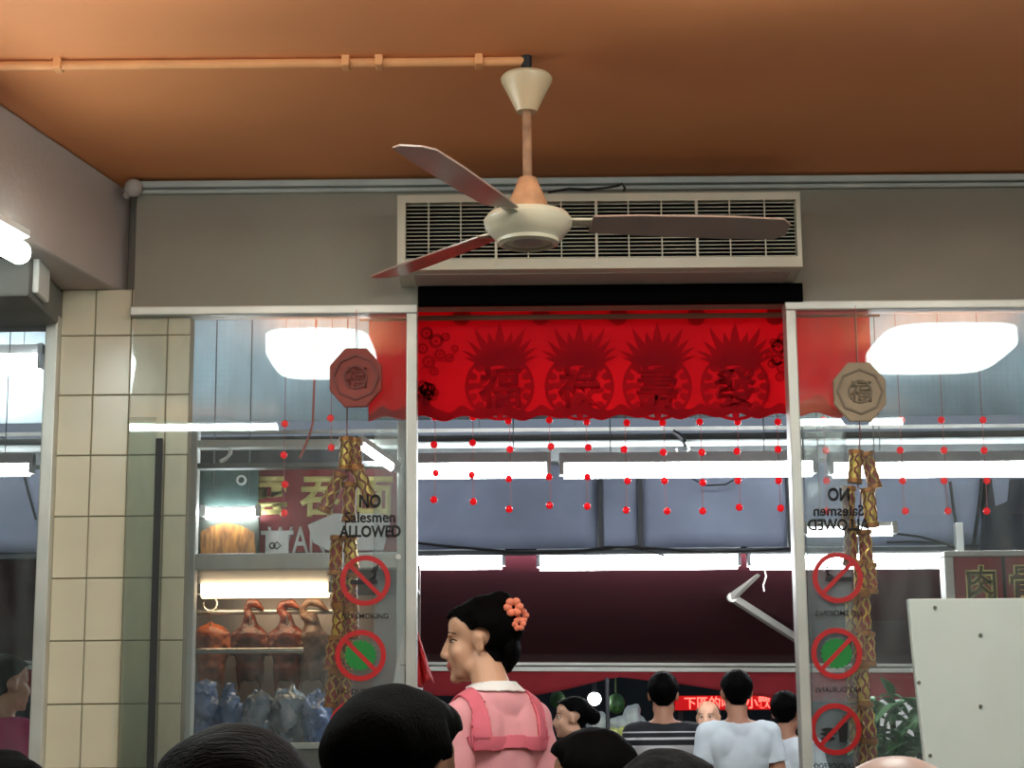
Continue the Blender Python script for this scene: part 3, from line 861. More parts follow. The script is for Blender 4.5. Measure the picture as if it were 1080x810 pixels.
# ------------------------------------------------------------------ maroon shop sign on the right
ysg = 8.2
t = thing('shop_sign', P(1050, 610, ysg), 'maroon shop sign with yellow characters behind white board', 'sign')
a, b_ = P(1003, 587, ysg), P(1150, 680, ysg)
signm = mat('sign_maroon', (148, 54, 60), .5, var=.06)
MB().box2(a.x, b_.x, ysg + .02, ysg + .1, b_.z, a.z).build('panel', signm, t)
MB().box2(a.x - .03, b_.x, ysg, ysg + .1, a.z, a.z + .025).build('top_edge', white_al, t, bevel=.004)
MB().box2(a.x - .03, a.x + .01, ysg, ysg + .1, b_.z, a.z).build('side_edge', white_al, t, bevel=.004)
yel = mat('sign_yellow', (236, 226, 146), .5); brn = mat('sign_brown', (96, 78, 40), .5)
s = 8.35 / F
for px, ch in ((1036, '肉'), (1083, '骨')):
    c = P(px, 612, ysg)
    put_text('character_outline', ch, Vector((c.x, ysg + .019, c.z - .01)), 38 * s, yel, t, bold=.05, sx=.95)
    put_text('character', ch, Vector((c.x, ysg + .017, c.z - .01)), 35 * s, brn, t, bold=.002, sx=.95)
x = P(1060, 610, ysg).x
MB().box2(x - .006, x + .006, ysg + .012, ysg + .02, b_.z, a.z + .02).build('seam', black, t)
# white lamp in front, right pane
street(846, 946, 563, 7.4, 'short white tube lamp under the mirrored no salesmen lettering', .018, body=.012)

# ------------------------------------------------------------------ roast duck stall behind the left pane
ysf = 7.0
stl = thing('roast_stall', P(320, 800, 7.6) * 1, 'glass fronted roast duck stall with metal frame', 'stall'); 
pw = mat('stall_white', (206, 214, 206), .45, var=.05)
steel = mat('stall_steel', (150, 140, 138), .35, .5, var=.15, scale=4)
xa, xb = P(199, 600, ysf).x, P(424, 600, ysf).x; xk = P(190, 690, 8.4).x; xe = P(424, 690, 8.4).x
def zs(py, Y=ysf): return P(310, py, Y).z
MB().box2(xa - .03, xa + .022, ysf, ysf + .07, 0, zs(445)).build('post', pw, stl, bevel=.005)
MB().box2(xb - .02, xb + .03, ysf, ysf + .07, 0, zs(445)).build('post', pw, stl, bevel=.005)
for py0, py1 in ((463, 471), (487, 493), (583, 600), (783, 790)):
    MB().box2(xa + .022, xb - .02, ysf + .005, ysf + .06, zs(py1), zs(py0)).build('rail', pw if py0 != 487 else grey_metal, stl, bevel=.004)
MB().box2(xk, xb, 8.35, 8.38, zs(790), zs(597, 8.35)).build('back_panel', steel, stl)
MB().box2(xk, xb, ysf + .07, 8.35, zs(800), zs(790)).build('counter', steel, stl)
MB().box2(xa + .022, xb - .02, ysf + .02, ysf + .05, 0, zs(790)).build('front_panel', mat('stall_grey', (120, 118, 112), .6, var=.1), stl)
MB().box2(xk, xk + .015, ysf + .07, 8.35, zs(790), zs(597, 8.0)).build('side_panel', steel, stl)
MB().box2(xk, xb, ysf + .06, 8.35, zs(596), zs(592)).build('roof_panel', grey_metal, stl)
put_text('letters', 'NO S', Vector((P(358, 802, ysf).x, ysf + .018, zs(802))), .04, blackp, stl, bold=.03, sx=.7)
wm = lamp_mat('warm_tube_light', (255, 222, 178), E_WARM)
tube_lamp('heat_lamp', (P(208, 621, 7.75).x, 7.75, zs(621, 7.75)), (P(352, 621, 7.75).x, 7.75, zs(621, 7.75)), 'warm glowing tube lamp above the roast ducks', wm, .036, .03, bm_=mat('warm_housing', (230, 206, 176), .4))
# hanging rods
for py, Y, x0_, x1_, nm in ((645, 7.85, 202, 366, 'upper steel rod with duck necks hooked over it'), (686, 7.6, 206, 320, 'lower steel rod in front of the ducks'), (687, 7.95, 330, 368, 'short steel rod behind the greyest duck')):
    tag(MB().cyl((P(x0_, py, Y).x, Y, zs(py, Y)), (P(x1_, py, Y).x, Y, zs(py, Y)), .011).build('hanging_rod', mat('rod_steel', (206, 200, 190), .25, .7), None, True), nm, 'rod')
c = P(222, 637, 7.83)
tag(MB().tube([c + Vector((math.cos(a) * .028, .004 * math.sin(a), math.sin(a) * .028)) for a in [2 * PI * k / 20 for k in range(21)]], .0035, 6).build('hook_ring', MATS['rod_steel'], None, True), 'empty steel ring on the upper duck rod', 'ring')


def fuse(mb, voxel, smooth=3, fac=.5):
    """melt overlapping closed shapes into one continuous skin"""
    me = bpy.data.meshes.new('tmp'); mb.bm.to_mesh(me); mb.bm.free()
    o = bpy.data.objects.new('tmp', me); COL.objects.link(o)
    r = o.modifiers.new('r', 'REMESH'); r.mode = 'VOXEL'; r.voxel_size = voxel
    if smooth:
        s_ = o.modifiers.new('s', 'SMOOTH'); s_.factor = fac; s_.iterations = smooth
    dg = bpy.context.evaluated_depsgraph_get()
    out = bpy.data.meshes.new_from_object(o.evaluated_get(dg))
    bpy.data.objects.remove(o); bpy.data.meshes.remove(me)
    return out


def duck(px, lab, m_, neck, yb_=718, wide=1.0, headless=False):
    Y = 7.85; s = 8.0 / F
    def D(x, y, dy=0): p = P(x, y, Y); return Vector((p.x, Y + dy, p.z))
    t = thing('roast_duck', D(px, yb_), lab, 'roast duck', 'ducks hanging in the stall')
    mb = MB()
    mb.ell(D(px, 686), (16 * s * wide, .055, 27 * s), 20, 14)
    mb.ell(D(px, 673), (17.5 * s * wide, .06, 15 * s), 20, 14)
    mb.ell(D(px, 703), (13 * s * wide, .05, 16 * s), 20, 14)
    if headless:
        mb.rcone(D(px, 672), .045, D(px - 1, 659), .016)
    else:
        mb.rcone(D(px, 668), .045, D(px - 1, 651), .026)
        pts = neck
        for (x0_, y0_, r0), (x1_, y1_, r1) in zip(pts, pts[1:]):
            mb.rcone(D(px + x0_, y0_, -.02), r0, D(px + x1_, y1_, -.02), r1)
    for sx in (-1, 1):      # wings and legs
        mb.rcone(D(px + sx * 15 * wide, 670, -.02), .018, D(px + sx * 19 * wide, 690, -.03), .012)
        mb.rcone(D(px + sx * 19 * wide, 690, -.03), .012, D(px + sx * 15 * wide, 680, -.04), .008)
        mb.rcone(D(px + sx * 9, 705, -.01), .026, D(px + sx * 11, yb_ + 2, -.01), .012)
        mb.rcone(D(px + sx * 11, yb_ + 2, -.01), .009, D(px + sx * 12, yb_ + 11, -.01), .006)
    mesh_obj('flesh', fuse(mb, .007, 3), m_, t, 'all')
    MB().tube([D(px, 664, -.03), D(px + 2, 650, -.05), D(px, 644, -.0)], .0025, 6).build('hook', MATS['rod_steel'], t, True)
    return t
dk1 = mat('duck_glaze_golden', (196, 100, 34), .28, c2=(112, 44, 16), scale=16, bump=.5, bscale=36)
dk2 = mat('duck_glaze_dark', (124, 56, 28), .26, c2=(58, 24, 16), scale=16, bump=.5, bscale=36)
dk3 = mat('duck_glaze_red', (146, 62, 28), .26, c2=(66, 26, 16), scale=16, bump=.5, bscale=36)
dk4 = mat('duck_glaze_grey', (132, 98, 76), .3, c2=(80, 58, 48), scale=16, bump=.5, bscale=36)
n1 = [(-1, 652, .020), (-3, 642, .015), (0, 636, .017), (6, 637, .020), (14, 643, .008)]
n2 = [(-1, 652, .020), (-8, 643, .014), (-5, 638, .016), (5, 637, .020), (13, 642, .008)]
n3 = [(0, 658, .022), (-9, 650, .017), (-11, 642, .015), (-5, 635, .016), (5, 636, .020), (12, 641, .012), (17, 645, .007)]
duck(223, 'squat headless golden roast chicken at left end of rod', dk1, None, 716, 1.12, True)
duck(264, 'dark brown roast duck second from left on rod', dk2, n1)
duck(303, 'reddish roast duck third from left on rod', dk3, n2)
duck(330, 'greyish roast duck with long curved neck at right end', dk4, n3, 716, .78)
# pale paper tag hanging from the first bird
# blue plastic bags heaped at the foot of the cabinet
bag_b = mat('blue_plastic_bag', (110, 140, 190), .25, var=.35, scale=9, bump=.8, bscale=12, spec=.8)
bag_g = mat('clear_grey_bag', (140, 156, 172), .25, var=.3, scale=9, bump=.8, bscale=12, spec=.8)
for px, py, wd, hh, m_, lab in ((214, 752, 20, 34, bag_b, 'blue plastic bag heaped under the golden chicken'), (242, 756, 18, 30, bag_b, 'blue plastic bag second from the left under the ducks'),
        (272, 758, 20, 28, bag_g, 'grey clear plastic bag under the dark duck'), (304, 755, 20, 32, bag_g, 'grey clear plastic bag under the reddish duck'), (336, 757, 20, 28, bag_b, 'pale blue plastic bag beside the firecrackers')):
    wd *= .72; Y = 7.6; s = 7.75 / F; zc = zs(790) + .002
    c = P(px, py, Y); mb = MB(); h_ = max(.03, (P(px, py - hh, Y).z - zc) / 2)
    mb.ell((c.x, Y, zc + h_), (wd * s, .12, h_), 56, 40)
    for v in mb.bm.verts:
        q = v.co * 16; v.co += Vector((noise.noise(q), noise.noise(q + Vector((7, 3, 1))), noise.noise(q + Vector((1, 8, 4))))) * .04
        q = v.co * 46; v.co += Vector((noise.noise(q), noise.noise(q + Vector((7, 3, 1))), noise.noise(q + Vector((1, 8, 4))))) * .014
        v.co.z = max(v.co.z, zc)
    tag(mb.build('plastic_bag', m_, None, True), lab, 'plastic bag', 'bags heaped under the ducks')

# noodle signboard and menu pictures in the upper part of the stall
yn = 7.3
t = thing('noodle_sign', P(350, 540, yn), 'maroon noodle signboard with yellow characters in the stall', 'sign')
a, b_ = P(258, 490, yn), P(424, 580, yn); s = 7.5 / F
MB().box2(a.x, b_.x, yn + .02, yn + .06, b_.z, a.z).build('panel', signm, t)
for px, ch in ((283, '雲'), (337, '吞'), (394, '面')):
    c = P(px, 523, yn)
    put_text('character', ch, Vector((c.x, yn + .019, c.z)), 42 * s, yel, t, bold=.03, sx=.9)
c = P(312, 569, yn)
put_text('letters', 'WAN', Vector((c.x, yn + .019, c.z)), 28 * s, mat('letter_white', (225, 225, 220), .5), t, bold=.01, sx=.62)
c = P(292, 567, yn)
MB().box2(c.x - .063, c.x + .063, yn + .008, yn + .012, c.z + .012, c.z + .028).box2(c.x - .045, c.x + .045, yn + .008, yn + .012, c.z - .07, c.z + .012).build('plate', white, t)
MB().ring((c.x, 0, c.z - .03), .012, .017, yn + .005, yn + .008, 4).ring((c.x - .018, 0, c.z - .03), .008, .013, yn + .005, yn + .008, 16).build('plate_mark', blackp, t)
q = [P(px, py, yn) for px, py in ((324, 553), (352, 541), (400, 541), (412, 548), (404, 580), (345, 580), (330, 572))]
MB().prism([Vector((v.x, yn + .014, v.z)) for v in q], (0, 1, 0), .005).build('bowl_picture', white, t, bevel=.003)
# menu picture of noodles, dark-framed
t = thing('menu_picture', P(243, 590, yn), 'framed picture of brown noodles left of the noodle sign', 'picture')
a, b_ = P(212, 547, yn), P(274, 590, yn)
MB().box2(a.x, b_.x, yn - .05, yn - .02, b_.z, a.z).build('backing', mat('menu_dark', (60, 66, 58), .5), t)
q = [P(px, py, yn) for px, py in ((214, 588), (214, 563), (224, 557), (240, 553), (256, 556), (270, 563), (272, 588))]
MB().prism([Vector((v.x, yn - .056, v.z)) for v in q], (0, 1, 0), .006).build('noodle_print', mat('noodle_print', (176, 120, 56), .6, c2=(88, 52, 22), scale=20, stretch=(3, 1, .8)), t)
t = thing('menu_board', P(243, 540, yn), 'dark glossy menu board above the noodle picture', 'board')
a, b_ = P(212, 492, yn), P(274, 536, yn)
MB().box2(a.x, b_.x, yn - .05, yn - .02, b_.z, a.z).build('backing', mat('menu_teal', (86, 108, 104), .15, var=.4, scale=7, bump=.3, bscale=8), t)
MB().ring(((a.x + b_.x) / 2 + .05, 0, (a.z + b_.z) / 2 + .02), .012, .02, yn - .056, yn - .05, 20).build('plate_print', white, t)
street(212, 275, 539, 7.22, 'short white tube lamp between the menu board and noodle picture', .018, body=.008)
MB().tube([P(px, py, 7.05) for px, py in ((243, 471), (243, 478), (238, 484), (232, 487))], .008).build('curved_conduit', white, stl, True)
# slanting lamp and pink ribbon
a, b_ = P(377, 467, 6.975), P(419, 497, 6.975)
t = tube_lamp('slanting_lamp', a, b_, 'slanting white tube lamp above the noodle sign', st, .014, .012, up=(.5, 0, .85))
tag(MB().tube([P(px, py, 6.41) for px, py in ((334, 324), (330, 446), (326, 460), (322, 470), (316, 483))], .004, 6).build('pink_ribbon', mat('pink_ribbon', (206, 110, 100), .6), None, True), 'pink ribbon hanging above the noodle sign', 'ribbon')

# ------------------------------------------------------------------ white cabinet edge and red cloth left of the doorway
yc = 6.5
t = thing('white_cabinet', P(426, 740, yc) * 1, 'white cabinet end standing behind the left door post', 'cabinet')
zc1 = zz(672, yc, 430)
xc0, xc1 = P(413, 720, yc).x, P(441, 720, yc).x
MB().prism([(xc0, yc, 0), (xc1, yc, 0), (xc1, yc, zc1 - .03), (xc1 - .03, yc, zc1 + .02), (P(424, 660, yc).x, yc, zc1 + .04), (xc0, yc, zz(728, yc, 430))], (0, 1, 0), .35).build('body', white, t, bevel=.006)
MB().box2(xc0 + .03, xc1 - .002, yc - .004, yc, zz(702, yc, 430), zz(701, yc, 430)).build('seam', grey_metal, t)
mb = MB(); V = []
for j in range(13):
    u_ = j / 12; row = []
    for i in range(11):
        w_ = i / 10
        pxx = 433 + u_ * 6 + w_ * (4 + 14 * u_); pyy = 656 + u_ * 66 + 4 * math.sin(w_ * 6)
        p = P(pxx, pyy, yc + .02 + .0); row.append(mb.bm.verts.new((p.x, yc - .02 + .025 * math.sin(w_ * 11 + u_ * 3), p.z)))
    V.append(row)
for j in range(12):
    for i in range(10):
        mb.bm.faces.new((V[j][i], V[j][i + 1], V[j + 1][i + 1], V[j + 1][i]))
o = mb.build('red_cloth', mat('red_cloth_rag', (214, 52, 58), .7, var=.15), None, True); o.modifiers.new('thickness', 'SOLIDIFY').thickness = .004
tag(o, 'red cloth draped on the white cabinet beside the doorway', 'cloth')

# ------------------------------------------------------------------ white board at lower right, inside
yw_ = 5.55
t = thing('white_board', P(1020, 810, yw_), 'large white board with rusty bolt marks at lower right', 'board')
xw0, xw1 = P(962, 700, yw_).x, 2.05
zw1 = P(1020, 631, yw_).z
MB().prism([(xw0 - .003, yw_, zw1), (xw1, yw_, zw1), (xw1, yw_, .35), (xw0 + .03, yw_, .35), (xw0 + .022, yw_, 1.2), (xw0 + .006, yw_, 1.45)], (0, 1, 0), .03).build('panel', mat('board_white', (206, 214, 208), .4, var=.03), t, bevel=.004)
for px, py in ((1034, 670), (1034, 745), (981, 797), (969, 720), (986, 641)):
    c = P(px, py, yw_); MB().cyl((c.x, yw_ - .004, c.z), (c.x, yw_, c.z), .0055, seg=10).build('bolt', mat('rust_bolt', (96, 96, 88), .7), t)
for x in (xw0 + .12, xw1 - .12):
    MB().box2(x - .02, x + .02, yw_ + .03, yw_ + .07, 0, 1.3).build('leg', grey_metal, t)
    MB().box2(x - .02, x + .02, yw_ - .2, yw_ + .3, 0, .04).build('foot', grey_metal, t)

# ================================================================== MEDALLIONS, FIRECRACKERS, STICKERS
yk = 5.975
for px, py, m1, m2, lab in ((375, 398, mat('medallion_brown', (150, 66, 56), .6, var=.15), mat('medallion_relief', (120, 52, 44), .5), 'red-brown octagonal paper medallion hanging behind the left pane'),
                            (907, 413, mat('medallion_tan', (168, 148, 122), .6, var=.15), mat('medallion_tan_relief', (124, 108, 86), .5), 'tan octagonal paper medallion hanging behind the right pane')):
    c = P(px, py, yk); s = 6.3 / F; R_ = 28 * s
    t = thing('medallion', c, lab, 'medallion', 'paper medallions')
    MB().prism([c + Vector((R_ * 1.03 * math.cos(a), 0, R_ * 1.18 * math.sin(a))) for a in [PI / 8 + k * PI / 4 for k in range(8)]], (0, 1, 0), .018).build('disc', m1, t, bevel=.004)
    MB().ring(c, R_ * .78, R_ * .86, yk - .006, yk, 8).ring(c, R_ * .38, R_ * .44, yk - .006, yk, 24).build('rim', m2, t)
    put_text('character', '福', Vector((c.x, yk - .001, c.z)), R_ * .8, m2, t, bold=.01, ext=.004)
    MB().cyl(c + Vector((0, .01, R_ * 1.1)), Vector((c.x, c.y + .014, zh0 + .012)), .0012, seg=6).build('cord', cord_m, t)

yk = 6.045
gold = mat('gold_foil', (170, 108, 48), .35, .55, var=.25, scale=18, bump=.3, bscale=40)
crk = mat('cracker_red', (140, 48, 36), .35, var=.3, scale=12)
foilp = mat('gold_pattern', (226, 190, 92), .3, .5, var=.2, scale=30)
def cracker(parent, p, ang, L_=.105, r=.0225, swing=0, gilt=False):
    """one barrel: red paper roll with gold foil bands and gold diamonds on it"""
    q = Matrix.Translation(p) @ Matrix.Rotation(ang, 4, 'Y') @ Matrix.Rotation(swing, 4, 'X')
    b0 = MB().cyl(q @ Vector((0, 0, -L_)), q @ Vector((0, 0, 0)), r, r * .92, 14).build('cracker', foilp if gilt else crk, parent, True)
    for k, z in enumerate((-.03, -.97)):
        MB().cyl(q @ Vector((0, 0, L_ * z - .008)), q @ Vector((0, 0, L_ * z + .006)), r * 1.12, seg=14).build('foil_band', gold, b0, True)
    mb = MB()
    for j, a in enumerate((-PI / 2 - .85, -PI / 2, -PI / 2 + .85)):
        pts = []
        for z in range(9):
            aa = a + .3 * math.sin(z * 1.6 + j * 2.1); pts.append(q @ Vector((r * .97 * math.cos(aa), r * .97 * math.sin(aa), L_ * (-.12 - .095 * z))))
        mb.tube(pts, .0042 if j == 1 else .003, 5)
    mb.build('foil_pattern', crk if gilt else foilp, b0, True)
def crackers(px, top, plan, lab):
    t = thing('firecracker_string', P(px, top, yk + .02), lab, 'firecrackers', 'firecracker strings')
    ps = [P(px + dx, py, yk + .02) for dx, py, a, l in plan]
    MB().tube([Vector((P(px, top - 14, yk + .02).x, yk + .02, zh0 + .005)), P(px, top - 14, yk + .02)] + [P(px + dx * .2, py, yk + .02) for dx, py, a, l in plan] + [P(px + plan[-1][0] * .2, plan[-1][1] + 30, yk + .02)], .002, 6).build('cord', mat('cord_red', (130, 30, 30), .7), t, True)
    for k, (dx, py, a, l) in enumerate(plan):
        cracker(t, P(px + dx, py, yk + .022 + .012 * (k % 2)), a, l, gilt=k % 3 == 0)
    return t
# (offset in x, top y, tilt, length)
left_plan = [(0, 462, .05, .10), (8, 464, -.06, .09), (-6, 500, .42, .13), (11, 494, -.42, .13), (4, 510, .02, .12), (-8, 566, .05, .12), (5, 566, -.08, .10), (-6, 603, 0, .11), (7, 606, 0, .10),
             (-4, 640, .05, .10), (8, 642, -.05, .09), (-9, 672, .12, .10), (3, 676, 0, .10), (-8, 708, .1, .11), (3, 712, 0, .10), (-2, 748, 0, .10), (9, 750, 0, .10)]
crackers(366, 458, [(dx - (py - 460) * .02, py, a, l) for dx, py, a, l in left_plan], 'gold and red firecracker string behind the left stickers')
right_plan = [(-4, 476, .1, .10), (6, 478, -.22, .115), (-12, 514, .06, .12), (8, 516, -.06, .12), (-10, 556, .05, .12), (4, 560, -.05, .12), (0, 592, 0, .10), (10, 595, 0, .09), (3, 626, 0, .13), (-9, 632, 0, .11),
              (-2, 664, 0, .11), (8, 668, 0, .10), (2, 702, 0, .12), (-8, 706, 0, .10), (6, 742, -.08, .12), (-5, 744, 0, .11), (0, 780, 0, .12), (10, 782, 0, .11)]
crackers(907, 470, right_plan, 'gold and red firecracker string behind the right stickers')

ysk = YW + .0105
def sticker(cx, cy_, kind, mir, lab, R_=26.0):
    c = P(cx, cy_, YW); c.y = ysk; s = 6.15 / F; R_ *= s; f = -1 if mir else 1
    t = thing('prohibition_sticker', c, lab, 'sticker', 'stickers on the glass')
    y0, y1 = ysk - .0016, ysk - .0006
    MB().ring(c, R_ * .80, R_, y0, y1, 48).build('red_ring', red, t)
    MB().box((c.x, (y0 + y1) / 2, c.z), (R_ * 1.7, .0010, R_ * .17), ry=math.radians(45) * f).build('slash', red, t)
    yy = ysk - .0004
    mb = MB()
    if kind == 'smoke':
        mb.box((c.x - f * R_ * .05, yy, c.z - R_ * .06), (R_ * 1.05, .0008, R_ * .17))
        for k in range(3):
            mb.tube([Vector((c.x + f * R_ * (.18 + .1 * k), yy, c.z + R_ * .05)), Vector((c.x + f * R_ * (.42), yy, c.z + R_ * (.18 + .08 * k))), Vector((c.x + f * R_ * (.22 + .05 * k), yy, c.z + R_ * (.34 + .08 * k))), Vector((c.x + f * R_ * (.5 + .02 * k), yy, c.z + R_ * (.44 + .09 * k)))], .0026, 5)
        mb.build('cigarette_print', blackp, t); word = 'NO SMOKING'
    elif kind == 'fruit':
        pts = []
        for k in range(36):
            a = 2 * PI * k / 36; rr = R_ * (.58 + (.07 if k % 2 else -.01))
            pts.append(Vector((c.x + rr * math.cos(a), yy, c.z + rr * .95 * math.sin(a))))
        mb.prism(pts, (0, -1, 0), .0004).build('fruit_print', green, t); word = 'NO DURIANS'
    else:
        for dz_, ww in ((.18, .42), (.02, .5), (-.16, .46)):
            mb.ell((c.x + f * R_ * .30, yy, c.z + R_ * (dz_ - .2)), (R_ * ww * .62, .0005, R_ * .085), 16, 6)
        mb.prism([Vector((c.x - f * R_ * (.28 + dx), yy, c.z + R_ * dz_)) for dx, dz_ in ((-.2, .25), (.2, .25), (.14, -.5), (-.14, -.5))], (0, -1, 0), .0006)
        mb.box((c.x - f * R_ * .32, yy, c.z + R_ * .38), (R_ * .05, .0006, R_ * .3))
        mb.build('food_print', blackp, t); word = 'NO OUTSIDE FOOD'
    put_text('letters', word, Vector((c.x, ysk - .0002, c.z - R_ * 1.40)), .017, blackp, t, bold=.01, sx=1.0 if len(word) < 12 else .82, ext=.0006, mirror=mir)
for cx, cy_, kind, nm in ((385, 612, 'smoke', 'no smoking'), (380, 691, 'fruit', 'no durian'), (374, 766, 'food', 'no outside food')):
    sticker(cx, cy_, kind, False, f'red ringed {nm} sticker on the left pane')
for cx, cy_, kind, nm in ((884, 609, 'smoke', 'no smoking'), (883, 689, 'fruit', 'no durian'), (882, 769, 'food', 'no outside food')):
    sticker(cx, cy_, kind, True, f'mirrored red ringed {nm} sticker on the right pane')
for cx, mir, lab in ((390, False, 'black no salesmen allowed lettering on the left pane'), (885, True, 'mirrored black no salesmen allowed lettering on right pane')):
    f = 1
    t = thing('lettering_sticker', P(cx, 560, YW), lab, 'sticker', 'stickers on the glass')
    for txt, py, h, sx, dx in (('NO', 528 if not mir else 521, 14, .8, 0), ('Salesmen', 545 if not mir else 538, 11.5, .92, 0), ('ALLOWED', 560 if not mir else 553, 12.5, .82, 0)):
        c = P(cx, py, YW); c.y = ysk
        put_text('letters', txt, c, h * 6.15 / F, blackp, t, bold=.035 if txt != 'Salesmen' else .02, sx=sx, ext=.0008, mirror=mir)

# ================================================================== PEOPLE
hair_black = mat('hair_black', (7, 6, 6), .62, var=.3, scale=9, bump=.3, bscale=150, stretch=(2, 2, .12), spec=.03)
hair_brown = mat('hair_brown', (16, 11, 10), .58, var=.4, scale=12, bump=.35, bscale=120, stretch=(.15, 2, 2), spec=.04)
hair_grey = mat('hair_grey', (96, 86, 80), .6, var=.3, scale=20, bump=.4, bscale=60)
skin_a = mat('skin_light', (208, 158, 128), .5, var=.04, scale=9)
skin_b = mat('skin_tan', (168, 116, 88), .5, var=.05, scale=9)
lip_m = mat('lips', (176, 96, 88), .4)
eye_w = mat('eye_white', (190, 180, 170), .3); eye_d = mat('eye_dark', (22, 14, 12), .2)


def seg_dist(p, a, b):
    d = b - a; L2 = d.length_squared
    t = 0 if L2 == 0 else max(0, min(1, (p - a).dot(d) / L2))
    return (p - (a + d * t)).length, t


def person(name, label, X, Y, top, body_dir, head_dir=None, sit=False, hair='short', hair_m=None, skin=None, shirt=None, sleeve=.62,
           trousers=None, voxel=.010, group=None, slim=1.0, head_tilt=0.0, eyes=True, stripe=False, vneck=.0, thick=.016, head_k=1.0, neck_fwd=.0, drop=0.0, soft=4, eye_h=1.0):
    skin = skin or skin_a; hair_m = hair_m or hair_black
    k = top / 1.72 if not sit else 1.0
    if sit:
        zoff = top - 1.72
    else:
        zoff = 0
    bd = Vector(body_dir).normalized(); hd = Vector(head_dir or body_dir).normalized()
    def T(x, y, z):
        x *= k; y *= k; z = z * k + zoff
        return Vector((X + bd.y * x + bd.x * y, Y - bd.x * x + bd.y * y, z))
    hz = 1.605
    h0 = T(0, .018 + neck_fwd, hz)
    Mh = Matrix.Rotation(math.atan2(-hd.x, hd.y), 3, 'Z') @ Matrix.Rotation(-head_tilt, 3, 'X')
    hk = k * head_k
    def H(x, y, z): return h0 + Mh @ (Vector((x, y, z)) * hk)
    R3 = Matrix.Rotation(math.atan2(-bd.x, bd.y), 3, 'Z')
    t = thing(name, T(0, 0, 0) * 1 if not sit else Vector((X, Y, 0)), label, 'person', group)
    WL[t.name] = Vector(t.location)
    mb = MB(); bones = []
    def E_(c, r): mb.ell(c, tuple(v * k for v in r), 18, 12, R3)
    def HE(c, r, rot=None): mb.ell(H(*c), tuple(v * hk for v in r), 20, 14, Mh @ rot if rot else Mh)
    def RC(tag_, a, ra, b, rb, w_=None):
        mb.rcone(a, ra * k, b, rb * k, 14); bones.append((tag_, a, b, (w_ or (ra + rb) / 2) * k))
    sl = slim
    # trunk
    E_(T(0, 0, 1.27), (.16 * sl, .105, .17)); E_(T(0, .008, 1.07), (.14 * sl, .1, .17)); E_(T(0, -.005, .94), (.158 * sl, .115, .12))
    E_(T(0, -.012, 1.40), (.125 * sl, .07, .075)); [mb.rcone(T(0, -.012, 1.42), .06 * k, T(q_ * .15 * sl, -.01, 1.395 - drop), .054 * k, 14) for q_ in (-1, 1)]
    bones.append(('torso', T(0, 0, .86), T(0, 0, 1.34), .15 * k)); bones.append(('torso', T(-.15 * sl, -.01, 1.39), T(.15 * sl, -.01, 1.39), .065 * k))
    for q_ in (-1, 1):
        E_(T(q_ * .085 * sl, -.028, 1.335 - drop * .5), (.085 * sl, .075, .10)); E_(T(q_ * .08 * sl, .03, 1.30), (.075 * sl, .075, .09))
    RC('neck', T(0, -.012, 1.42), .062, T(0, .006 + neck_fwd * .8, 1.545), .050)
    # arms
    for s in (-1, 1):
        sh_ = T(s * .168 * sl, -.008, 1.392 - drop)
        if sit:
            el = T(s * .215 * sl, .06, 1.13); wr = T(s * .13, .28, 1.10); hd_ = Vector((-s * .35, 1, -.05))
        else:
            el = T(s * .222 * sl, -.03, 1.12); wr = T(s * .235 * sl, .06, .88); hd_ = Vector((-s * .06, .22, -1))
        RC('uarm', sh_, .054, el, .041); RC('farm', el, .041, wr, .028)
        hv = (R3 @ hd_).normalized(); sv = R3 @ Vector((1, 0, 0)) if not sit else Vector((0, 0, 1))
        sv = (sv - hv * sv.dot(hv)).normalized(); fw = R3 @ Vector((0, 1, 0)) if not sit else R3 @ Vector((s, 0, 0))
        lat = hv.cross(R3 @ Vector((s, 0, 0)) if not sit else Vector((0, 0, 1))).normalized()
        palm = wr + hv * .05 * k
        for q in (-1.2, -.4, .4, 1.2):
            mb.rcone(wr + hv * .01 * k + lat * q * .012 * k, .014 * k, palm + hv * .035 * k + lat * q * .018 * k, .012 * k, 8)
        inw = (R3 @ Vector((-s, 0, 0))) if not sit else Vector((0, 0, -1))
        for q, L_ in ((-1.5, .062), (-.5, .078), (.5, .083), (1.5, .074)):
            b0 = palm + hv * .036 * k + lat * q * .0195 * k
            b1 = b0 + (hv * .8 + inw * .25 + lat * q * .06).normalized() * L_ * .55 * k; b2 = b1 + (hv * .6 + inw * .7).normalized() * L_ * .5 * k
            mb.rcone(b0, .0092 * k, b1, .0085 * k, 8); mb.rcone(b1, .0085 * k, b2, .0072 * k, 8)
        b0 = wr + hv * .025 * k + lat * .022 * k; b1 = b0 + (hv * .6 + lat * .8 + inw * .2).normalized() * .04 * k; b2 = b1 + (hv * .95 + lat * .1 + inw * .3).normalized() * .032 * k
        mb.rcone(b0, .0125 * k, b1, .0105 * k, 8); mb.rcone(b1, .0105 * k, b2, .0085 * k, 8)
        bones.append(('hand', wr, palm + hv * .1 * k, .04 * k))
    # legs
    for s in (-1, 1):
        hp = T(s * .088, -.005, .89)
        if sit:
            kn = T(s * .12, .40, .90 - .02); an = Vector((kn.x, kn.y, .085)) - bd.to_3d() * .03; toe = Vector((an.x, an.y, .035)) + bd.to_3d() * .15
        else:
            kn = T(s * .098, .012, .485); an = T(s * .1, -.02, .085); toe = T(s * .118, .135, .035)
        RC('thigh', hp, .085, kn, .056); RC('calf', kn, .054, an + (kn - an) * .02, .038); RC('foot', an + Vector((0, 0, -.035)), .04, toe, .033)
    # head: one skull with brow, cheeks, nose, lips, jaw, chin and ears
    HE((0, -.02, .03), (.075, .095, .086)); HE((0, .042, .045), (.061, .047, .05)); HE((0, .034, -.034), (.060, .057, .078)); HE((0, .042, -.083), (.043, .044, .032))
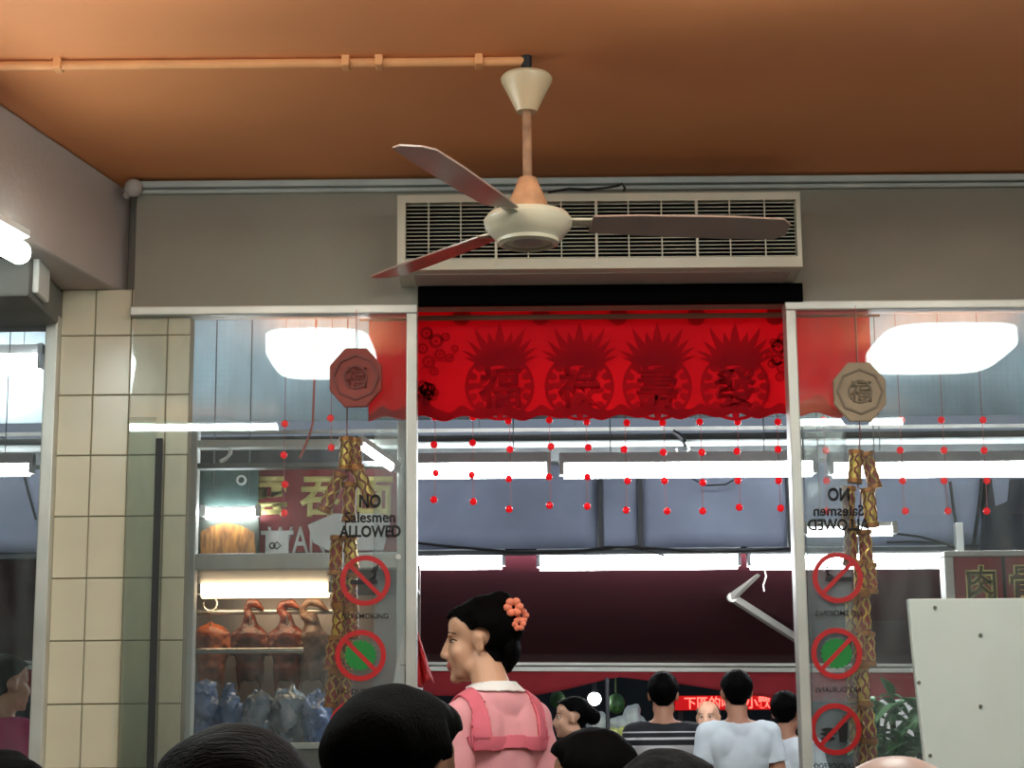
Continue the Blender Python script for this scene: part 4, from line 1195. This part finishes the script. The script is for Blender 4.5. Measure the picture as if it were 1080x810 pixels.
    HE((0, .078, .022), (.046, .014, .012))
    for s in (-1, 1):
        HE((s * .036, .056, -.032), (.026, .026, .028)); HE((s * .047, .012, -.075), (.016, .03, .026))
        HE((s * .012, .097, -.040), (.009, .011, .008))
        HE((s * .078, -.010, -.012), (.008, .019, .032), Matrix.Rotation(.25 * s, 3, 'Z') @ Matrix.Rotation(-.15, 3, 'X'))
        HE((s * .080, -.012, .004), (.011, .018, .017), Matrix.Rotation(.45 * s, 3, 'Z'))
    mb.rcone(H(0, .088, .012), .009 * hk, H(0, .108, -.033), .0125 * hk, 10)
    HE((0, .091, -.062), (.022, .012, .0065)); HE((0, .089, -.073), (.019, .012, .0075)); HE((0, .076, -.102), (.020, .018, .017))
    bones.append(('head', H(0, -.02, .05), H(0, .04, -.07), .075 * hk))
    me = fuse(mb, voxel * min(1, k), soft, .45)
    inv = Mh.transposed()
    lv = [(inv @ (v.co - h0)) / hk for v in me.vertices]
    C_ = np.empty(len(me.vertices) * 3); me.vertices.foreach_get('co', C_); C_ = C_.reshape(-1, 3)
    bestd = np.full(len(C_), 1e9); besti = np.zeros(len(C_), int); bestt = np.zeros(len(C_))
    for bi, (tg, a, b, r) in enumerate(bones):
        A_ = np.array(a); D_ = np.array(b) - A_; tt = np.clip((C_ - A_) @ D_ / max(D_ @ D_, 1e-9), 0, 1)
        dd = np.linalg.norm(C_ - A_ - tt[:, None] * D_, axis=1) / r
        q_ = dd < bestd; bestd[q_] = dd[q_]; besti[q_] = bi; bestt[q_] = tt[q_]
    tagv = [(d_, bones[i_][0], t_) for d_, i_, t_ in zip(bestd.tolist(), besti.tolist(), bestt.tolist())]
    nrm = [v.normal.copy() for v in me.vertices]
    co = [v.co.copy() for v in me.vertices]
    polys = [tuple(p.vertices) for p in me.polygons]
    me2 = me.copy()

    def shell(nm, keep, off, m_, wr_=0.0, th_=.004, parent=t, sm_=0, wsc=9):
        """garment or hair lifted off the body over the vertices that keep() accepts"""
        sel = [keep(i) for i in range(len(co))]
        bm = bmesh.new(); mp = {}
        for p in polys:
            if all(sel[i] for i in p):
                vs = []
                for i in p:
                    if i not in mp:
                        o_ = off(i) if callable(off) else off
                        n_ = noise.noise(co[i] * wsc) * .6 + noise.noise(co[i] * wsc * 2.3 + Vector((5, 1, 2))) * .4
                        mp[i] = bm.verts.new(co[i] + nrm[i] * (o_ + wr_ * n_))
                    vs.append(mp[i])
                bm.faces.new(vs)
        for _ in range(8 + sm_):
            bl = [v for v in bm.verts if v.is_boundary]
            if bl:
                bmesh.ops.smooth_vert(bm, verts=bl, factor=.5, use_axis_x=True, use_axis_y=True, use_axis_z=True)
        if sm_:
            for _ in range(sm_):
                bmesh.ops.smooth_vert(bm, verts=bm.verts, factor=.5, use_axis_x=True, use_axis_y=True, use_axis_z=True)
        bm_ = bpy.data.meshes.new(nm); bm.to_mesh(bm_); bm.free()
        if not len(bm_.polygons):
            return None
        o = mesh_obj(nm, bm_, m_, parent, 'all')
        s_ = o.modifiers.new('thickness', 'SOLIDIFY'); s_.thickness = th_; s_.offset = -1
        return o
    bod = mesh_obj('body', me2, [skin, lip_m], t, 'all')
    for p in bod.data.polygons:
        c = sum((lv[i] for i in p.vertices), Vector()) / len(p.vertices)
        if c.y > .085 and abs(c.x) < .024 and -.081 < c.z < -.056:
            p.material_index = 1
    # clothes
    def in_shirt(i):
        d, tg, tt = tagv[i]
        zl = (co[i].z - zoff) / k
        return (tg == 'torso' and zl < 1.455) or (tg == 'uarm' and tt < sleeve) or (sleeve > 1 and tg == 'farm' and tt < sleeve - 1) or (tg == 'neck' and tt < .22 and zl < 1.45) or (tg == 'thigh' and zl > .85)
    sh_o = shell('shirt', in_shirt, lambda i: .014 * k, shirt, .012, .004, t, 3)
    if trousers:
        shell('trousers', lambda i: tagv[i][1] in ('thigh', 'calf') or (tagv[i][1] == 'torso' and (co[i].z - zoff) / k < .98), .008, trousers, .006)
        shell('shoes', lambda i: tagv[i][1] == 'foot', .005, black, 0)
    # hair cap
    def hairline(p):
        if abs(p.x) > .070 and (Vector((0, p.y + .010, p.z + .010)).length < .034):
            return False
        y, z = p.y, p.z
        if hair == 'balding':
            return z > -.06 and y < .0 and z < .075 or (y < -.045 and z < .09 and z > -.07)
        if y > .055: lim = .062
        elif y > .015: lim = .062 - (.055 - y) / .04 * .035
        elif y > -.004: lim = .0
        elif y > -.05: lim = -.012 - (-.004 - y) / .046 * .06
        else: lim = -.072
        return z > lim
    ho = None
    if hair != 'bald':
        def hoff(i):
            p = lv[i]
            e = min(1, max(.25, (p.z + .05) / .09)) if p.y < 0 else min(1, max(.2, (p.z - .05) / .03))
            return thick * hk * e + .003
        ho = shell('hair', lambda i: tagv[i][1] in ('head', 'neck') and hairline(lv[i]), hoff, hair_m, .007 * hk, .006, t, 2, 26)
    if hair in ('long',):
        mb = MB()
        for s in (-.06, -.03, 0, .03, .06):
            mb.rcone(H(s, -.07 + abs(s) * .4, .04), .035 * hk, H(s * 1.2, -.085 + abs(s) * .6, -.2), .025 * hk, 12)
        mesh_obj('long_hair', fuse(mb, .008, 4), hair_m, t, 'all')
    # eyes and brows on the face surface
    if eyes:
        bv = BVHTree.FromPolygons(co, polys)
        def S(x, z, up=.0006):
            a_ = H(x, .2, z); d_ = (H(x, 0, z) - a_).normalized(); hit = bv.ray_cast(a_, d_)[0]
            return (hit if hit else H(x, .085, z)) - d_ * up
        for s in (-1, 1):
            e = MB().ell(S(s * .031, .001, -.003), (.014 * hk, .007 * hk, .0065 * hk * eye_h), 14, 8, Mh).build('eye', eye_w, t, 'all')
            MB().ell(S(s * .031, .001, .0025), (.006 * hk, .003 * hk, .006 * hk * eye_h), 10, 6, Mh).build('iris', eye_d, e, 'all')
            MB().tube([S(s * .016, .002), S(s * .024, .0075), S(s * .034, .0085), S(s * .046, .003)], .0016 * hk, 6).build('eyelid_line', eye_d, e, True)
            MB().tube([S(s * .013, .022), S(s * .024, .027), S(s * .036, .029), S(s * .050, .023)], [.002 * hk, .0026 * hk, .0024 * hk, .0012 * hk], 6).build('eyebrow', hair_m, t, True)
    return dict(t=t, H=H, T=T, Mh=Mh, hk=hk, k=k, R3=R3, shell=shell, co=co, tagv=tagv, lv=lv, zoff=zoff, in_shirt=in_shirt, hair_m=hair_m, shirt=sh_o)


def cloth(name, c, **kw):
    kw.setdefault('var', .08); kw.setdefault('scale', 5)
    return mat(name, c, .85, bump=.15, bscale=12, **kw)


jeans = cloth('dark_jeans', (40, 46, 60)); khaki = cloth('grey_trousers', (90, 86, 80))
def striped(name):
    M = cloth(name, (30, 30, 34)); nt = M.node_tree; N = nt.nodes; L = nt.links
    tc = N.new('ShaderNodeTexCoord'); sp = N.new('ShaderNodeSeparateXYZ'); L.new(tc.outputs['Object'], sp.inputs[0])
    r = N.new('ShaderNodeValToRGB'); mr = N.new('ShaderNodeMapRange'); mr.inputs['From Min'].default_value = -.31; mr.inputs['From Max'].default_value = .31
    L.new(sp.outputs['Z'], mr.inputs[0]); L.new(mr.outputs[0], r.inputs[0])
    cr = r.color_ramp; cr.interpolation = 'CONSTANT'; dk, lt = lin((26, 26, 30)), lin((196, 194, 192))
    pos = [(0, dk), (.1, lt), (.16, dk), (.28, lt), (.34, dk), (.46, lt), (.52, dk), (.66, lt), (.69, dk), (.775, lt), (.855, dk), (.90, lt), (.918, dk), (.958, lt), (.97, dk)]
    cr.elements[0].position = 0; cr.elements[0].color = dk; cr.elements[1].position = pos[1][0]; cr.elements[1].color = lt
    for p_, c_ in pos[2:]:
        e = cr.elements.new(p_); e.color = c_
    L.new(r.outputs[0], N['Principled BSDF'].inputs['Base Color'])
    return M


def at_x(px, Y): return P(px, 760, Y).x
def top_z(px, py, Y): return P(px, py, Y).z


# --- woman in pink, seen from behind with her face in profile
Yp = 5.45
pink = cloth('pink_dress', (232, 158, 164)); pinkd = cloth('pink_apron', (222, 108, 124))
wp = person('person', 'woman in pink dress and apron with orange flower in hair bun', P(521, 760, Yp).x, Yp, top_z(505, 634, Yp), (-.55, .83), (-.985, .16), hair='bun', shirt=pink, sleeve=.9,
            trousers=jeans, voxel=.0062, slim=.74, head_tilt=.06, eyes=True, thick=.012, head_k=1.04, neck_fwd=.06, drop=.03, soft=7, eye_h=.32)
H, hk = wp['H'], wp['hk']
mb = MB(); mb.ell(H(.0, -.065, .105), (.05 * hk, .044 * hk, .036 * hk), 18, 12, wp['Mh']).ell(H(0, -.03, .112), (.04 * hk, .04 * hk, .022 * hk), 16, 10, wp['Mh'])
mb.ell(H(.0, -.095, .045), (.058 * hk, .042 * hk, .06 * hk), 18, 12, wp['Mh']).ell(H(0, -.09, -.03), (.052 * hk, .03 * hk, .05 * hk), 16, 10, wp['Mh'])
mb.ell(H(0, -.075, -.07), (.04 * hk, .022 * hk, .03 * hk), 16, 10, wp['Mh'])
mesh_obj('hair_bun', fuse(mb, .007, 4), hair_black, wp['t'], 'all')
fl = mat('orange_petals', (240, 130, 96), .55, var=.15, scale=30)
mb = MB()
for cx, cy_, cz, sc in ((-.05, -.108, .085, 1), (-.03, -.125, .06, .8), (-.05, -.12, .035, .7)):
    for q in range(6):
        a = q * PI / 3
        mb.ell(H(cx - .008 * sc, cy_ - .008 + .017 * sc * math.cos(a), cz + .017 * sc * math.sin(a)), (.008 * hk * sc, .013 * hk * sc, .012 * hk * sc), 10, 8, wp['Mh'])
mb.build('hair_flower', fl, wp['t'], True)
co, tv, T_ = wp['co'], wp['tagv'], wp['T']
Rinv = wp['R3'].transposed(); base = Vector((P(521, 760, Yp).x, Yp, 0))
def loc(i): return (Rinv @ (co[i] - base)) / wp['k']
# white collar, apron straps and back band lying on the dress
wp['shell']('collar', lambda i: 1.435 < loc(i).z < 1.475 and tv[i][1] in ('torso', 'neck') and abs(loc(i).x) < .098, .019, cloth('white_collar', (236, 230, 226)), 0, .005)
wp['shell']('apron_strap', lambda i: tv[i][1] == 'torso' and 1.30 < loc(i).z < 1.46 and (.072 < abs(loc(i).x) < .128), .021, pinkd, .004, .006)
wp['shell']('apron_band', lambda i: tv[i][1] == 'torso' and 1.275 < loc(i).z < 1.325, .021, pinkd, .004, .006)
wp['shell']('apron_body', lambda i: tv[i][1] == 'torso' and .8 < loc(i).z < 1.30 and (loc(i).y > .0), .022, pinkd, .006, .006)

# --- seated diners near the camera
def seat_for(p, X, Y, lab):
    zt_ = p['T'](0, 0, .80).z
    s_ = thing('stool', (X, Y, 0), lab, 'stool', 'stools under the diners')
    rd = mat('stool_red', (150, 40, 36), .5)
    MB().cyl((X, Y, zt_ - .03), (X, Y, zt_), .17, .165, 28).build('seat', rd, s_, True)
    for q in range(4):
        a = PI / 4 + q * PI / 2
        MB().cyl((X + .17 * math.cos(a), Y + .17 * math.sin(a), 0), (X + .12 * math.cos(a), Y + .12 * math.sin(a), zt_ - .03), .018, .022, 10).build('leg', rd, s_, True)
dark_shirt = cloth('black_shirt', (26, 26, 30)); navy = cloth('navy_shirt', (40, 44, 60)); beige = cloth('beige_shirt', (170, 158, 140)); teal = cloth('grey_green_shirt', (110, 120, 112))
seats = []
Yd = 3.0
p = person('person', 'black-haired diner with glasses whose head hides the cabinet', at_x(424, Yd), Yd, top_z(422, 735, Yd) - .016, (0, 1), (.62, .78), sit=True, hair='short', shirt=dark_shirt, trousers=jeans, voxel=.008, thick=.034, skin=skin_b, head_k=1.0, eyes=False)
H = p['H']; gm = black
mb = MB()
for s in (-1, 1):
    mb.tube([H(s * .031 + .026 * math.cos(a), .104, .0 + .019 * math.sin(a)) for a in [2 * PI * q / 16 for q in range(17)]], .0022, 6)
    mb.tube([H(s * .057, .103, .006), H(s * .078, .08, .006), H(s * .088, .0, .004), H(s * .084, -.03, -.012)], .0024, 6)
mb.tube([H(-.006, .106, .004), H(.006, .106, .004)], .002, 6)
mb.build('glasses', gm, p['t'], True); seat_for(p, at_x(424, Yd), Yd, 'round red stool under the diner with glasses')
Yd = 2.35
p = person('person', 'dark brown haired diner at bottom left below the ducks', at_x(255, Yd), Yd, top_z(255, 778, Yd) - .014, (-1, .15), (-.5, .86), sit=True, hair='long', hair_m=hair_brown, shirt=navy, trousers=jeans, voxel=.009, thick=.03, eyes=False)
seat_for(p, at_x(255, Yd), Yd, 'round red stool under the brown haired diner')
Yd = 4.0
p = person('person', 'diner at the bottom left corner with only forehead and hair showing', at_x(2, Yd), Yd, top_z(5, 792, Yd) - .012, (.75, -.6), (.8, -.5), sit=True, hair='short', shirt=beige, trousers=khaki, voxel=.009, thick=.014)
seat_for(p, at_x(2, Yd), Yd, 'round red stool under the diner at the corner')
Yd = 4.72
p = person('person', 'black-haired diner turned away below the woman in black', at_x(622, Yd), Yd, top_z(626, 773, Yd) - .014, (-.3, 1), (-.75, .66), sit=True, hair='short', shirt=dark_shirt, trousers=jeans, voxel=.009, thick=.026, skin=skin_b)
seat_for(p, at_x(622, Yd), Yd, 'round red stool under the diner turned away')
Yd = 2.75
p = person('person', 'diner with greying dark hair below the striped shirt', at_x(702, Yd), Yd, top_z(696, 797, Yd) - .012, (.1, 1), sit=True, hair='short', hair_m=mat('hair_salt', (20, 18, 18), .7, var=.5, scale=40, bump=.4, spec=.05), shirt=navy, trousers=jeans, voxel=.009, thick=.02, eyes=False)
seat_for(p, at_x(702, Yd), Yd, 'round red stool under the greying diner')
Yd = 2.1
p = person('person', 'bald diner with pink scalp at the foot of white board', at_x(944, Yd), Yd, top_z(944, 797, Yd), (.5, -.85), sit=True, hair='bald', shirt=teal, trousers=khaki, voxel=.009, skin=mat('skin_pink', (226, 186, 172), .4), head_k=1.0)
seat_for(p, at_x(944, Yd), Yd, 'round red stool under the bald diner')

# --- people standing in the street
def stand(px, py, Y, label, bdir, hdir=None, th_=.016, **kw):
    return person('person', label, at_x(px, Y), Y, top_z(px, py, Y) - th_, bdir, hdir, thick=th_, voxel=.011, **kw)
w2p = stand(606, 734, 10.0, 'dark-haired woman in black with low bun facing left', (-.9, .3), (-1, .1), .012, hair='bun', shirt=cloth('black_dress', (22, 22, 26)), trousers=jeans, sleeve=1.8, slim=.88)
H = w2p['H']; hk = w2p['hk']
mb = MB(); mb.ell(H(0, -.125, .005), (.05 * hk, .05 * hk, .05 * hk), 16, 12).ell(H(0, -.09, .03), (.05 * hk, .04 * hk, .05 * hk), 16, 12)
mesh_obj('hair_bun', fuse(mb, .01, 3), hair_black, w2p['t'], 'all')
stand(700, 708, 10.2, 'man in black and white striped shirt with his back turned', (.1, 1), None, .016, shirt=striped('striped_shirt'), trousers=jeans, eyes=False, skin=skin_b)
stand(778, 706, 9.8, 'man in plain pale grey t-shirt with his back turned', (-.05, 1), None, .014, shirt=cloth('pale_grey_tee', (206, 214, 218)), trousers=khaki, eyes=False, skin=skin_b)
stand(747, 738, 12.0, 'balding man facing us behind the man in pale grey', (-.2, -1), (-.3, -1), .008, hair='balding', hair_m=hair_grey, shirt=cloth('brown_shirt', (90, 74, 60)), trousers=jeans)
p = stand(829, 728, 10.3, 'man in white shirt with black strap beside right door post', (.5, 1), None, .016, shirt=cloth('white_shirt', (222, 228, 232)), trousers=jeans, eyes=False, skin=skin_b)
T_, tv, co, kk = p['T'], p['tagv'], p['co'], p['k']
Ri = p['R3'].transposed(); bs = Vector((at_x(829, 10.3), 10.3, 0))
p['shell']('bag_strap', lambda i: tv[i][1] == 'torso' and abs(((Ri @ (co[i] - bs)) / kk).x + .07 + (((Ri @ (co[i] - bs)) / kk).z - 1.40) * -.25) < .022 and ((Ri @ (co[i] - bs)) / kk).z > 1.1, .026, black, 0, .006)
stand(3, 690, 8.0, 'person in magenta pink shirt behind the far left partition', (.6, .6), None, .016, shirt=cloth('magenta_shirt', (206, 60, 120)), trousers=jeans, eyes=False)

# ------------------------------------------------------------------ crinkled clear film behind the stickers
film = glass_mat('clear_film', (.97, .98, .98, 1), .12, .16, (200, 208, 212))
for p0_, p1_, lab in ((394, 428, 'crinkled clear plastic film along the left door post'), (851, 898, 'crinkled clear plastic film behind the mirrored stickers')):
    mb = MB(); rows = []
    xa_, xb_ = P(p0_, 600, 6.03).x, P(p1_, 600, 6.03).x; zt_ = P(p0_, 446, 6.03).z
    for i in range(13):
        rows.append([mb.bm.verts.new((xa_ + (xb_ - xa_) * i / 12, 6.0285 + .004 * noise.noise(Vector((i * .55, j * .4, p0_))), zt_ - j * .03)) for j in range(56)])
    for i in range(12):
        for j in range(55):
            mb.bm.faces.new((rows[i][j], rows[i + 1][j], rows[i + 1][j + 1], rows[i][j + 1]))
    o = mb.build('plastic_film', film, None, 'all'); o.modifiers.new('thickness', 'SOLIDIFY').thickness = .0006
    tag(o, lab, 'plastic film', 'clear films on the glass')
